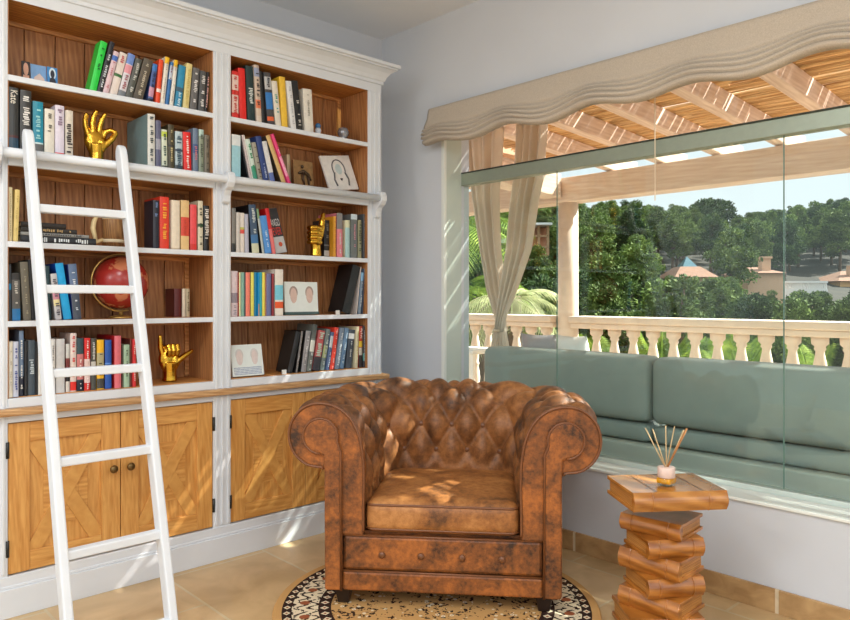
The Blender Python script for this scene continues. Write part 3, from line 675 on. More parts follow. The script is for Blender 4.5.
# tankard
tk = on_x(113, 243, -.09); t = thing('tankard', 'wooden tankard with a pale curved horn handle, behind the ladder', 'mug', (-.09, tk.y, SH['third']+.0008))
tb = wood('tankard_wood', (124,86,52), (170,128,82), (12,12,2), .5)
MB().lathe([(.038,0),(.038,.10),(.036,.128),(.034,.128),(.033,.10),(.033,.01)], 22).build('mug_body', tb, t, smooth=True)
HORN = mat((224,200,150), .45, var=.1, scale=30, name='horn')
for z0 in (.018, .108): MB().lathe([(.0375,z0),(.0397,z0+.001),(.0397,z0+.012),(.0375,z0+.013)], 22).build('hoop', mat((220,206,176), .5, var=.05), t, smooth=True)
MB().tube([(0,-.036,.03),(0,-.052,.022),(.003,-.066,.016),(.004,-.069,.04),(.003,-.076,.07),(0,-.070,.10),(-.002,-.055,.124)], [.006,.008,.009,.0075,.0095,.009,.004], 10).build('handle', HORN, t, smooth=True)
# three little standing pictures on the top shelf
def easel_picture(name, label, cat, u0, u1, v0, v1, shelf, x, lean, mats, thick=.006, group=None, yaw=0, shapes=()):
    a, b = on_x(u0, 300, x), on_x(u1, 300, x); z = SH[shelf]
    w = b.y-a.y; h = on_x(u0, v0, x).z-z
    t = thing(name, label, cat, (x, a.y, z+.0006+thick*sin(lean)), yaw, group); t.rotation_euler = (0, -lean, yaw)
    MB().box(-thick, 0, 0, 0, w, h).build('board', mats[0], t, bevel=.0015)
    for i, (nm, fn, m) in enumerate(shapes): 
        q = MB(); fn(q, w, h); q.build(nm, m, t)
    return t, w, h
def ell(q, cy, cz, ry, rz, x0, x1, n=20):
    q.prism([(cy+ry*cos(2*pi*k/n), cz+rz*sin(2*pi*k/n)) for k in range(n)], lambda y, z: (x0, y, z), lambda y, z: (x1, y, z))
SKIN = mat((196,150,128), .5, var=.15, scale=60); HAIR = mat((96,70,58), .5, var=.1); SKY_ = mat((120,160,205), .5, var=.1)
GP = 'small pictures on the left bay top shelf'
easel_picture('photo_card', 'small dark edged photo card, left one of three on the top shelf', 'photo', 22, 30.5, 60, 75, 'top', -.05, .1, [mat((44,40,42), .5)], group=GP,
   shapes=[('portrait', lambda q,w,h: (ell(q,w*.5,h*.6,w*.3,h*.32,0,.0008), q.box(0,w*.15,h*.04,.0007,w*.85,h*.3)), SKIN)])
easel_picture('photo_card', 'blue photo card of a pale house roof, middle one of three on the top shelf', 'photo', 31, 47, 63, 77, 'top', -.055, .12, [SKY_], group=GP,
   shapes=[('house_picture', lambda q,w,h: q.prism([(w*.2,h*.05),(w*.85,h*.05),(w*.85,h*.3),(w*.55,h*.55),(w*.2,h*.3)], lambda y,z:(0,y,z), lambda y,z:(.0008,y,z)), mat((206,186,178), .5))])
easel_picture('photo_card', 'bright blue photo card of a dark figure, right one of three on the top shelf', 'photo', 47.6, 58, 66, 79, 'top', -.045, .1, [mat((60,130,190), .5)], group=GP,
   shapes=[('figure_picture', lambda q,w,h: (ell(q,w*.5,h*.62,w*.2,h*.22,0,.0008), ell(q,w*.5,h*.2,w*.3,h*.25,0,.0007)), mat((40,42,54), .5)),
           ('halo_picture', lambda q,w,h: (ell(q,w*.5,h*.64,w*.33,h*.32,0,.0004)), mat((205,220,230), .5))])
# figurine and ornament on the right bay's top shelf
p = on_x(318, 131, -.06); t = thing('figurine', 'tiny blue and white figurine beside the ivory book', 'figurine', (-.06, p.y, SH['top']+.0008))
MB().lathe([(.017,0),(.018,.005),(.012,.014),(.016,.027),(.011,.039)], 14).build('figure_body', mat((200,205,215), .35), t, smooth=True)
MB().ball((0,0,.049), .0135, 14, 8).build('figure_head', mat((60,110,160), .35), t, smooth=True)
p = on_x(343.2, 134, -.07); t = thing('ornament', 'small silvery ball ornament with an upright wooden stick on the right bay top shelf', 'ornament', (-.07, p.y, SH['top']+.0008))
MB().lathe([(.016,0),(.018,.007),(.013,.014),(.026,.030),(.029,.047),(.022,.063),(.014,.068)], 18).build('ornament_body', mat((150,150,156), .25, .5, var=.35, scale=70), t, smooth=True)
MB().box(-.042, -.009, 0, -.030, .009, .165).build('wooden_stick', OAK_V, t)
# bronze relief plaque, portrait print, thin book behind
p0, p1 = on_x(292.5, 187, -.10), on_x(313, 187, -.10); t = thing('plaque', 'square bronze relief plaque standing next to the pink book', 'plaque', (-.10, p0.y+.012, SH['mid']+.0022)); t.rotation_euler = (0, radians(-6), 0)
w_ = p1.y-p0.y-.004; h_ = .142
BZ = mat((150,116,74), .4, .4, var=.25, scale=50, bump=.4); DKB = mat((84,66,50), .4, .6, var=.2)
MB().box(-.012, 0, 0, 0, w_, h_).build('plaque_board', BZ, t, bevel=.002)
q = MB(); capsule(q, [(.004,w_*.25,h_*.55),(.006,w_*.45,h_*.62),(.006,w_*.7,h_*.52),(.005,w_*.82,h_*.35)], [.006,.009,.008,.004]); capsule(q, [(.004,w_*.45,h_*.6),(.005,w_*.42,h_*.35),(.004,w_*.5,h_*.15)], [.008,.006,.004]); capsule(q, [(.004,w_*.68,h_*.5),(.004,w_*.72,h_*.2)], [.007,.004]); q.ball((.005,w_*.42,h_*.78), .008)
q.build('relief_figure', DKB, t, smooth=True)
row('mid', "the right bay's second shelf", [(288.6,292.0,286.8,154.3,(216,200,160),'slim cream',dict(x=-.17,d=.05,label='slim cream book behind the plaque on the right bay second shelf'))], 'books on the right bay second shelf')
x = -.06; a, b_ = on_x(328.5, 190, x), on_x(358.5, 193, x); tl = on_x(319.5, 154, -.10)
t = thing('line_drawing', 'white framed line drawing of a long haired figure, leaning on the right bay second shelf', 'picture', (-.050, a.y+.004, SH['mid']+.0045))
w_, h_ = b_.y-a.y, .182; t.rotation_euler = (radians(9), radians(-16), 0)
MB().box(-.012, 0, 0, 0, w_, h_).build('panel', mat((218,214,208), .5), t, bevel=.002)
INK = mat((90,88,90), .6, var=0); 
q = MB(); q.tube([(.0006, w_*.5+w_*.21*cos(a_), h_*.60+h_*.27*sin(a_)) for a_ in [radians(k) for k in range(-30, 211, 15)]], .0032, 6)
for s in (-1, 1): q.tube([(.0006, w_*.5+s*w_*.18, h_*.50), (.0006, w_*.5+s*w_*.24, h_*.3), (.0006, w_*.5+s*w_*.20, h_*.12)], .0046, 6)
q.build('drawn_hair', INK, t)
q = MB(); ell(q, w_*.5, h_*.6, w_*.11, h_*.15, 0, .0006); q.build('drawn_face', mat((184,198,198), .6, var=.1), t)
q = MB(); q.prism([(w_*.5,h_*.26),(w_*.55,h_*.32),(w_*.52,h_*.345),(w_*.5,h_*.33),(w_*.48,h_*.345),(w_*.45,h_*.32)], lambda y,z:(0,y,z), lambda y,z:(.001,y,z)); q.build('drawn_heart', BLACK, t)
# two pale picture blocks with portraits
def portraits(hair, skin):
    out = []
    for c in (.26, .74):
        out.append(('portrait_hair', lambda q, w, h, c=c: ell(q, w*c, h*.68, w*.125, h*.19, 0, .0004), hair))
        out.append(('portrait_face', lambda q, w, h, c=c: ell(q, w*c, h*.58, w*.10, h*.23, 0, .0007), skin))
    return out
PALE = mat((222,228,224), .4, var=.02)
t, w_, h_ = easel_picture('framed_photo', 'pale picture frame with two portraits on a dark teal base, right bay fourth shelf', 'picture', 285.5, 318.5, 282, 312, 'low', -.05, radians(4), [PALE], .01,
   shapes=portraits(mat((160,142,134), .6), mat((210,182,170), .6, var=.06, scale=60)))
MB().box(-.024, -.002, 0, .003, w_+.002, .013).build('frame_base', mat((70,92,90), .4), t)
t.rotation_euler = (0, radians(-4), 0); t.location.z += .0012
t, w_, h_ = easel_picture('picture_block', 'pale picture block with two child portraits and a checked lower edge, right bay lowest shelf', 'picture', 233, 264.5, 346, 375, 'floor', -.030, radians(12), [PALE], .02,
   shapes=portraits(mat((205,200,196), .6), mat((216,200,194), .6, var=.06, scale=60))+[('checked_shirt', lambda q,w,h: [q.box(0, w*(.06+.04*i), h*(.05+.05*j), .0009, w*(.06+.04*i)+w*.022, h*(.05+.05*j)+h*.03) for i in range(22) for j in range(5)], mat((130,142,176), .6))])
# white tags on the black books
for (u, v, sh) in ((336, 309, 'low'), (282.5, 370, 'floor')):
    p = on_x(u, v, -.03)
    o = MB().box(0, 0, 0, .004, .022, .020).build('price_tag', mat((222,218,212), .5, var=.03)); o.location = (-.02, p.y-.01, SH[sh]+.0005)
    tag(o, 'small white card beside the black leaning book on the right bay %s shelf' % ('fourth' if sh == 'low' else 'lowest'), 'card')

# ================================================================ LADDER
ld = thing('library_ladder', 'white wooden library ladder leaning on the left half of the bookcase', 'ladder', (.53, .835, 0))
def lp(z): return .092+(1.605-z)*.274
for y in (.680, .990):
    d = Vector((-.274, 0, 1)).normalized(); n_ = Vector((1, 0, .274)).normalized()
    rows = []
    prof = [(0, .0)]+[(.2, 0), (1.2, 0)]
    q = MB(); zt = 1.655 if y < .8 else 1.645
    # outline of the stile in its own plane: straight foot, rounded head
    L_ = sqrt(1+.274**2)*zt; hw = .026
    pts = [(0, -hw), (L_-.03, -hw)]+[(L_-.03+.055*sin(a_)*.9, -hw+ (1-cos(a_))*hw) for a_ in [radians(k) for k in range(15, 181, 15)]]+[(0, hw)]
    base = Vector((lp(0), y, 0))
    f = lambda sgn: (lambda s_, t_: base+d*s_+n_*t_+Vector((0, sgn*.0145, 0)))
    q.prism(pts, f(-1), f(1))
    q.v = [(x, yy, max(zz, .001)) for x, yy, zz in q.v]
    q.build('side_rail', WHITE, ld, True, bevel=.006)
for k in range(6):
    z = 1.402-.2705*k; x = lp(z)
    MB().box(x-.018, .69, z-.016, x+.018, .98, z+.012).build('rung', WHITE, ld, True, bevel=.004)
# ================================================================ ARMCHAIR
def leather(name, c0, c1, c2, sc=6.0):
    m, nt, b = new_mat(name); N, L = nt.nodes.new, nt.links.new
    tc = N('ShaderNodeTexCoord')
    n1 = N('ShaderNodeTexNoise'); n1.inputs['Scale'].default_value = sc; n1.inputs['Detail'].default_value = 8; n1.inputs['Roughness'].default_value = .62; n1.inputs['Distortion'].default_value = .5
    n2 = N('ShaderNodeTexNoise'); n2.inputs['Scale'].default_value = sc*9; n2.inputs['Detail'].default_value = 8; n2.inputs['Roughness'].default_value = .7
    mx = N('ShaderNodeMix'); mx.inputs[0].default_value = .36
    r = N('ShaderNodeValToRGB'); e = r.color_ramp.elements
    e[0].position = .38; e[0].color = lin(c0)+(1,); e[1].position = .62; e[1].color = lin(c2)+(1,)
    k = e.new(.50); k.color = lin(c1)+(1,)
    L(tc.outputs['Object'], n1.inputs[0]); L(tc.outputs['Object'], n2.inputs[0]); L(n1.outputs[0], mx.inputs[2]); L(n2.outputs[0], mx.inputs[3]); L(mx.outputs[0], r.inputs[0]); L(r.outputs[0], b.inputs['Base Color'])
    b.inputs['Roughness'].default_value = .5; b.inputs['Specular IOR Level'].default_value = .4
    v = N('ShaderNodeTexVoronoi'); v.inputs['Scale'].default_value = 260; L(tc.outputs['Object'], v.inputs['Vector'])
    bp = N('ShaderNodeBump'); bp.inputs['Strength'].default_value = .22; bp.inputs['Distance'].default_value = .0015
    L(v.outputs['Distance'], bp.inputs['Height']); L(bp.outputs[0], b.inputs['Normal'])
    return m
LEA = leather('brown_leather', (58,37,24), (132,77,36), (178,104,46), 7)
LEB = leather('tufted_leather', (66,43,28), (126,80,44), (170,114,66), 4.5)
LEC = leather('seat_leather', (92,58,33), (152,97,50), (188,130,74), 4.5)
PIPE = mat((112,66,34), .4, var=.15, scale=60, name='leather_piping')
CH = thing('armchair', 'worn brown leather button tufted armchair with rolled arms on the round rug', 'armchair', (1.000, 1.747, 0), radians(40.8))
SI, CR, YB = .276, .13, .52                    # inner half width, corner radius, depth of the inner back
def spline(P, n):
    out = []
    for i in range(len(P)-1):
        p0, p1, p2, p3 = P[max(i-1,0)], P[i], P[i+1], P[min(i+2, len(P)-1)]
        for k in range(n):
            t = k/n; out.append(tuple(.5*((2*p1[j])+(-p0[j]+p2[j])*t+(2*p0[j]-5*p1[j]+4*p2[j]-p3[j])*t*t+(-p0[j]+3*p1[j]-3*p2[j]+p3[j])*t**3) for j in range(2)))
    out.append(P[-1]); return out
PROF = spline([(0,.27),(0,.36),(-.002,.46),(.002,.54),(.016,.612),(.046,.672),(.09,.710),(.150,.726),(.208,.714),(.252,.672),(.269,.613),(.252,.552),(.206,.510),(.150,.500)], 8)
def path(u):
    """u: arc position along the inner U, 0 = middle of the back. Returns point and outward normal."""
    hb = SI-CR; arc = CR*pi/2; s = abs(u); sg = 1 if u >= 0 else -1
    if s <= hb: return (sg*s, YB), (0, 1)
    if s <= hb+arc:
        a = (s-hb)/CR; return (sg*(hb+CR*sin(a)), YB-CR+CR*cos(a)), (sg*sin(a), cos(a))
    return (sg*SI, YB-CR-(s-hb-arc)), (sg, 0)
UMAX = (SI-CR)+CR*pi/2+(YB-CR)-.035
plen = [0]
for a, b in zip(PROF, PROF[1:]): plen.append(plen[-1]+sqrt((a[0]-b[0])**2+(a[1]-b[1])**2))
PU, RH, V0 = .131, .108, None
V0 = next(l for l, p in zip(plen, PROF) if p[1] >= .452)
def puff(u, v):
    a = u/PU+(v-V0)/(2*RH)+.5; b = u/PU-(v-V0)/(2*RH)+.5
    f = (abs(sin(pi*a))*abs(sin(pi*b)))**.55
    if v < V0:          # straight pleats run down to the seat below the lowest buttons
        k = min(1, (V0-v)/(RH*.7)); g = abs(sin(pi*(u/PU+.5)))**.5
        f = f*(1-k)+(.35+.55*g)*k
    return f
def surf(u, i, raw=False):
    (px, py), (nx, ny) = path(u); s, z = PROF[i]; v = plen[i]
    j0, j1 = max(i-1,0), min(i+1, len(PROF)-1)
    ts, tz = PROF[j1][0]-PROF[j0][0], PROF[j1][1]-PROF[j0][1]; l = sqrt(ts*ts+tz*tz); ns, nz = -tz/l, ts/l
    fade = min(1, max(0, (UMAX-abs(u))/.06))*min(1, max(0, (plen[-1]-v-.06)/.10))*min(1, .25+max(0, (v-.03)/.08))
    d = 0 if raw else (.040*puff(u, v)-.019)*fade
    s2, z2 = s+ns*d, z+nz*d
    wob = 0 if raw else (.006*sin(9*u+3)+.003*sin(23*u))*fade
    return (px+nx*s2, py+ny*s2, z2+wob*(v/plen[-1]))
NU = 150
us = [-UMAX+2*UMAX*i/NU for i in range(NU+1)]
MB().grid([[surf(u, i) for i in range(len(PROF))] for u in us]).build('tufted_back', LEB, CH, smooth=True)
# outer shell under the roll
def shell(u, s, z):
    (px, py), (nx, ny) = path(u); return (px+nx*s, py+ny*s, z)
ul = [-UMAX+2*UMAX*i/60 for i in range(61)]
oz = [(.158,.508),(.142,.498),(.140,.49),(.139,.30),(.138,.068),(.02,.068)]
MB().grid([[shell(u, s, z) for s, z in oz] for u in ul]).build('outer_shell', LEA, CH, smooth=True)
btn = None
for j in range(0, 2):
    v = V0+j*RH; i = min(range(len(plen)), key=lambda k: abs(plen[k]-v))
    for k in range(-9, 10):
        u = (k+.5*((j+1) % 2))*PU
        if abs(u) > UMAX-.05: continue
        c = Vector(surf(u, i)); e = (Vector(surf(u+.01, i, True))-Vector(surf(u-.01, i, True))).cross(Vector(surf(u, min(i+1, len(PROF)-1), True))-Vector(surf(u, max(i-1,0), True))).normalized()
        if btn is None:
            btn = MB().lathe([(.0125,-.002),(.0125,.002),(.010,.0055),(.005,.0075)], 14).build('button', mat((112,68,38), .4, var=.2), CH, smooth=True); o = btn
        else:
            o = btn.copy(); COL.objects.link(o); o.parent = CH
        ctr = Vector((0, .2, .5))
        if e.dot(Vector((path(u)[0][0], path(u)[0][1], c.z))-Vector((path(u)[0][0]+path(u)[1][0]*.147, path(u)[0][1]+path(u)[1][1]*.147, .617))) < 0: e = -e
        o.rotation_mode = 'QUATERNION'; o.rotation_quaternion = e.to_track_quat('Z', 'Y'); o.location = c+e*.001
# front facings of the arms
RC, RZ = .152, .612
face = [(p[0], p[1]) for p in PROF if p[1] > .262]+[(.142,.492),(.139,.48),(.139,.07),(.074,.07),(.074,.262),(0,.262)]
def lolly(r, a0, a1):
    return [(RC+r*cos(a), RZ+r*sin(a)) for a in [a0+(a1-a0)*k/20 for k in range(21)]]
inner = lolly(.062, radians(-88), radians(196))+[(.079,.56),(.077,.07),(.136,.07),(.138,.49),(.142,.544)]
YF = .0
for sg in (-1, 1):
    q = MB().prism(face, lambda s, z: (sg*(SI+s), .045, z), lambda s, z: (sg*(SI+s), YF, z))
    q.build('arm_facing', LEA, CH, weld=True, bevel=.006)
    MB().prism(inner, lambda s, z: (sg*(SI+s), .01, z), lambda s, z: (sg*(SI+s), YF-.014, z)).build('arm_front_panel', LEA, CH, weld=True, bevel=.007)
    rim = [p for p in PROF if p[1] > .27]+[(.142,.492)]
    MB().tube([(sg*(SI+s), YF-.001, z) for s, z in rim], .0048, 8).tube([(sg*(SI+s), YF-.012, z) for s, z in inner[:21]+[(.079,.56),(.077,.07)]], .0042, 8).build('piping', PIPE, CH, smooth=True)
# front rail panels, under-frame, feet
hb_ = SI+.074
MB().box(-hb_, .004, .138, hb_, .10, .262).build('front_panel', LEA, CH, bevel=.012)
MB().box(-hb_, -.004, .068, hb_, .10, .136).build('front_rail', LEA, CH, bevel=.008)
MB().tube([(-hb_, -.001, .1375), (hb_, -.001, .1375)], .004, 8).tube([(-hb_, .005, .261), (hb_, .005, .261)], .004, 8).build('rail_piping', PIPE, CH, smooth=True)
for x in (-.21, -.072, .072, .21):
    o = btn.copy(); COL.objects.link(o); o.parent = CH; o.rotation_mode = 'QUATERNION'; o.rotation_quaternion = Vector((0,-1,0)).to_track_quat('Z', 'Y'); o.location = (x, .0035, .195)
MB().box(-SI-.10, .03, .09, SI+.10, YB+.08, .272).build('seat_base', LEA, CH)
FT = mat((40,26,20), .35, var=.1, name='dark_foot')
for x in (-.355, .355):
    for y, z0 in ((.05, .0095), (YB+.07, .0005)):
        q = MB(); a, b = .020, .030
        q.add([(x-a,y-a,z0),(x+a,y-a,z0),(x+a,y+a,z0),(x-a,y+a,z0),(x-b,y-b,.069),(x+b,y-b,.069),(x+b,y+b,.069),(x-b,y+b,.069)], [(0,3,2,1),(4,5,6,7),(0,1,5,4),(1,2,6,5),(2,3,7,6),(3,0,4,7)])
        q.build('foot', FT, CH, bevel=.004)
# seat cushion with piped edges
cu = MB().rbox((0, .262, .328), (SI-.006, .262, .058), .034, (.004, .008, .020), 18).build('seat_cushion', LEC, CH, smooth=True, weld=True)
for zz in (.371, .286):
    e = SI-.012; y0, y1 = .006, .518; r = .03; pts = []
    for cx, cy, a0 in ((e-r, y0+r, -90), (e-r, y1-r, 0), (-e+r, y1-r, 90), (-e+r, y0+r, 180)):
        for k in range(5): a = radians(a0+90*k/4); pts.append((cx+(r+.004)*cos(a), cy+(r+.004)*sin(a), zz))
    MB().tube(pts, .0045, 8, closed=True).build('cushion_piping', PIPE, cu, smooth=True)

# ================================================================ RUG
def rug_mat(R):
    m, nt, b = new_mat('persian_rug'); N, L = nt.nodes.new, nt.links.new
    def math_(op, a, b2=None, c=None):
        n = N('ShaderNodeMath'); n.operation = op
        for i, q in enumerate((a, b2, c)):
            if q is None: continue
            if isinstance(q, (int, float)): n.inputs[i].default_value = q
            else: L(q, n.inputs[i])
        return n.outputs[0]
    def mix(f, a, b2):
        n = N('ShaderNodeMix'); n.data_type = 'RGBA'
        L(f, n.inputs[0])
        for i, q in ((6, a), (7, b2)):
            if isinstance(q, tuple): n.inputs[i].default_value = q
            else: L(q, n.inputs[i])
        return n.outputs[2]
    tc = N('ShaderNodeTexCoord'); sp = N('ShaderNodeSeparateXYZ'); L(tc.outputs['Object'], sp.inputs[0])
    x, y = sp.outputs[0], sp.outputs[1]
    r = math_('SQRT', math_('ADD', math_('MULTIPLY', x, x), math_('MULTIPLY', y, y)))
    th = math_('ARCTAN2', y, x)
    TAN, DARK, CREAM, RED = [lin(c)+(1,) for c in ((196,152,96), (52,34,28), (224,208,176), (150,84,52))]
    def cells(nang, r0, r1):
        # repeating motif in polar cells: distance to the cell centre
        fa = math_('SUBTRACT', math_('FRACT', math_('MULTIPLY', th, nang/(2*pi))), .5)
        fr = math_('DIVIDE', math_('SUBTRACT', r, (r0+r1)/2), (r1-r0)); return fa, fr
    def noise(sc, det=2):
        n = N('ShaderNodeTexNoise'); n.inputs['Scale'].default_value = sc; n.inputs['Detail'].default_value = det; L(tc.outputs['Object'], n.inputs[0]); return n.outputs[0]
    def vor(sc):
        n = N('ShaderNodeTexVoronoi'); n.inputs['Scale'].default_value = sc; L(tc.outputs['Object'], n.inputs['Vector']); return n
    # field: tan with dark sprigs and cream blossoms
    v1 = vor(34); n1 = noise(70, 3); n2 = noise(26, 2)
    sprig = math_('MULTIPLY', math_('GREATER_THAN', n1, .56), math_('GREATER_THAN', n2, .47))
    bloss = math_('LESS_THAN', v1.outputs['Distance'], .26)
    field = mix(sprig, TAN, DARK); field = mix(math_('MULTIPLY', bloss, math_('GREATER_THAN', noise(12), .46)), field, CREAM)
    field = mix(math_('LESS_THAN', v1.outputs['Distance'], .09), field, RED)
    # narrow dark borders with light diamonds
    def dark_band(n, r0, r1):
        fa, fr = cells(n, r0, r1)
        d = math_('ADD', math_('ABSOLUTE', fa), math_('MULTIPLY', math_('ABSOLUTE', fr), .8))
        c = mix(math_('LESS_THAN', d, .32), DARK, CREAM); return mix(math_('LESS_THAN', d, .14), c, RED)
    # wide cream border with dark scrolls
    fa, fr = cells(26, .425, .515)
    scroll = math_('GREATER_THAN', math_('SINE', math_('ADD', math_('MULTIPLY', fr, 13), math_('MULTIPLY', math_('SINE', math_('MULTIPLY', fa, 12.56)), 2.6))), .35)
    v2 = vor(46); sc2 = math_('MAXIMUM', math_('MULTIPLY', scroll, math_('GREATER_THAN', noise(60, 2), .44)), math_('LESS_THAN', v2.outputs['Distance'], .22))
    cream = mix(sc2, CREAM, DARK); d2 = math_('ADD', math_('MULTIPLY', fa, fa), math_('MULTIPLY', math_('MULTIPLY', fr, fr), .5))
    cream = mix(math_('LESS_THAN', d2, .02), cream, RED)
    c = mix(math_('GREATER_THAN', r, .375), field, dark_band(56, .378, .418))
    c = mix(math_('GREATER_THAN', r, .420), c, cream)
    c = mix(math_('GREATER_THAN', r, .512), c, dark_band(72, .512, .545))
    c = mix(math_('GREATER_THAN', r, .546), c, TAN)
    L(c, b.inputs['Base Color']); b.inputs['Roughness'].default_value = .95; b.inputs['Specular IOR Level'].default_value = .1
    nb = noise(400, 2); bp = N('ShaderNodeBump'); bp.inputs['Strength'].default_value = .5; bp.inputs['Distance'].default_value = .002; L(nb, bp.inputs['Height']); L(bp.outputs[0], b.inputs['Normal'])
    return m
rug = MB().lathe([(.575,0),(.578,.003),(.575,.0075),(.565,.009)], 96).build('rug', rug_mat(.578))
rug.location = (.93, 1.79, .0003)
tag(rug, 'round oriental rug with black, cream and tan borders under the armchair', 'rug')

# ================================================================ SIDE TABLE CARVED AS A PILE OF BOOKS
TWD = wood('carved_wood', (138,80,26), (188,122,52), (1.2,1.2,7), .3, scale=6, rings=.25)
TWT = wood('table_top_wood', (150,92,36), (194,134,66), (1.5,1.5,6), .2, scale=6)
for m_ in (TWD, TWT):
    m_.node_tree.nodes['Principled BSDF'].inputs['Coat Weight'].default_value = .5; m_.node_tree.nodes['Principled BSDF'].inputs['Coat Roughness'].default_value = .12
TPG = wood('carved_pages', (142,86,34), (206,148,80), (1,1,60), .45, scale=6)
tc_ = (1.618, 2.172)
st = thing('side_table', 'side table carved as a crooked pile of seven wooden books beside the armchair', 'side table', (tc_[0], tc_[1], 0))
def carved(z0, z1, lx, ly, ang, ox, oy, spine_side, top=False, tilt=0):
    """lx along the spine direction, ly the other way; local -y is the side shown to the viewer when ang = view angle"""
    h = z1-z0; ct = h*.20
    q = MB()
    q.box(-lx/2, -ly/2, z1-ct, lx/2, ly/2, z1); q.box(-lx/2, -ly/2, z0, lx/2, ly/2, z0+ct)
    n = 8
    bul = .014
    arc = [(-ly/2, z0)]+[(-ly/2-bul*sin(pi*i/n), z0+h*i/n) for i in range(n+1)]+[(-ly/2, z1), (-ly/2+ct, z1-ct*.5), (-ly/2+ct, z0+ct*.5)]
    sg = spine_side
    q.prism(arc, lambda y, z: (-lx/2, y*sg, z), lambda y, z: (lx/2, y*sg, z))
    for f in (-.30, .30):                        # raised bands round the spine
        q.tube([(lx*f, (-ly/2-(bul+.0016)*sin(pi*i/n))*sg, z0+h*i/n) for i in range(n+1)], .003, 6)
    M = Matrix.Translation((ox, oy, 0)) @ Matrix.Rotation(ang, 4, 'Z') @ Matrix.Rotation(tilt, 4, 'X')
    o = q.xf(M).build('tabletop' if top else 'carved_book', TWT if top else TWD, st, bevel=.002)
    p = MB().box(-lx/2+.007, -ly/2+.004, z0+ct, lx/2-.007, ly/2-.008, z1-ct) if sg > 0 else MB().box(-lx/2+.007, -ly/2+.008, z0+ct, lx/2-.007, ly/2-.004, z1-ct)
    p.xf(M).build('carved_pages', TPG, o)
    if top:
        g = MB()
        for f in (-.25, .25): g.box(lx*f-.0015, -ly/2+.003, z1-.0004, lx*f+.0015, ly/2-.003, z1+.0006)
        g.xf(M).build('inlay_groove', mat((70,44,22), .5, var=0), o)
A1, B1 = radians(57), radians(1)
hs = [.0, .072, .134, .196, .262, .322, .376, .440]
spec = [(.24,.20,radians(50),-.022,-.004,1), (.215,.175,B1,-.014,.016,1), (.195,.175,A1,-.012,.014,1), (.215,.17,B1,-.016,.018,1), (.195,.17,A1,-.010,.012,1), (.21,.175,B1+.06,-.022,.030,1)]
for k, (lx, ly, a, ox, oy, sg) in enumerate(spec): carved(hs[k]+.0003, hs[k+1], lx, ly, a, ox-.030, oy+.030, sg)
carved(.4403, .500, .304, .222, radians(53), -.003, -.012, 1, True)
# reed diffuser
dp_ = on_z(664, 486, .5)
df = thing('reed_diffuser', 'small glass reed diffuser with amber oil on the wooden side table', 'diffuser', (dp_.x, dp_.y+.015, .5008))
CG = glass_mat((.97,.98,.97)); CG.name = 'clear_glass'
MB().lathe([(.024,0),(.0268,.002),(.0268,.0252),(.022,.0253)], 28).build('bottle', CG, df, smooth=True, weld=True)
AMB = mat((214,150,20), .15, var=0, name='amber_oil')
MB().rbox((0,0,.0155), (.0232,.0232,.0092), .005, n=6).build('oil', AMB, df, smooth=True)
MB().lathe([(.0262,.0255),(.0272,.027),(.0272,.0565),(.0255,.0585),(.012,.0585)], 28).build('collar', mat((222,196,184), .4, var=.05), df, smooth=True)
REED = mat((196,168,124), .7, var=.1); RB = mat((160,104,52), .6, var=.1)
cam = Vector(RT+(0,))
for i, (dx, hh, r, m) in enumerate(((-.064,.182,.0018,REED),(-.042,.180,.0018,REED),(-.006,.190,.0018,REED),(.032,.188,.0018,REED),(.056,.176,.0018,REED),(.064,.182,.0034,RB))):
    b0 = cam*(-dx*.16)+Vector((0,0,.03)); t0 = cam*dx+Vector((.004*(i % 3-1), -.004*(i % 2), hh))
    MB().tube([b0, t0], r, 8).build('reed', m, df, smooth=True)

# ================================================================ ROMAN BLIND
LIN_ = wood('linen', (178,165,148), (198,186,170), (40,2,40), .9, scale=8, rings=0)
BXa, BXb = .080, 3.6
bl = thing('roman_blind', 'beige linen roman blind gathered in scalloped folds above the window', 'blind', (1.8, WY-.06, 2.06))
def hem(x): return .016*cos(2*pi*(x-.40)/.445)+.004*sin(9*x)
profb = [(0,2.075),(-.065,2.075),(-.072,2.06),(-.078,2.02),(-.092,1.975),(-.098,1.958),(-.086,1.950),(-.104,1.946),(-.112,1.934),(-.092,1.930),(-.110,1.924),(-.118,1.910),(-.094,1.908),(-.112,1.901),(-.117,1.889),(-.092,1.888),(-.106,1.880),(-.104,1.868),(-.08,1.860),(-.05,1.866),(-.03,1.885),(-.004,1.92)]
rows = []
NX = 150
for i in range(NX+1):
    x = BXa+(BXb-BXa)*i/NX; row_ = []
    for (dy, z) in profb:
        k = max(0, min(1, (2.03-z)/.12)); e = max(0, 1-(x-BXa)/.05)
        row_.append((x+(.02*e*(1-k)), WY-.004+dy*(1-.10*k*sin(2*pi*(x-.4)/.445)), z-hem(x)*k+.022*k+.004*e*k))
    rows.append(row_)
q = MB().grid(rows); n = len(profb); q.f.append(tuple(range(n))); q.m.append(0); q.f.append(tuple(NX*n+i for i in range(n-1,-1,-1))); q.m.append(0)
q.build('blind_fabric', LIN_, bl, True, smooth=True)
MB().box(BXa+.03, WY-.055, 2.045, BXb, WY-.002, 2.07).build('head_rail', WHITE, bl, True)
c = on_y(655, 150, 2.70); MB().tube([(c.x, 2.70, 1.93), (c.x, 2.70, 1.70), (c.x, 2.70, 1.50)], .0022, 6).build('pull_cord', mat((230,216,190), .8, var=0), bl, True)
# ================================================================ TERRACE
STONE = mat((226,206,188), .8, var=.06, scale=14, bump=.1, name='pink_stone')
struct('terrace_floor', MB().box(-4.2, WY+WT, -.15, 4.6, 5.35, -.004), mat((214,190,160), .7, var=.08, scale=4))
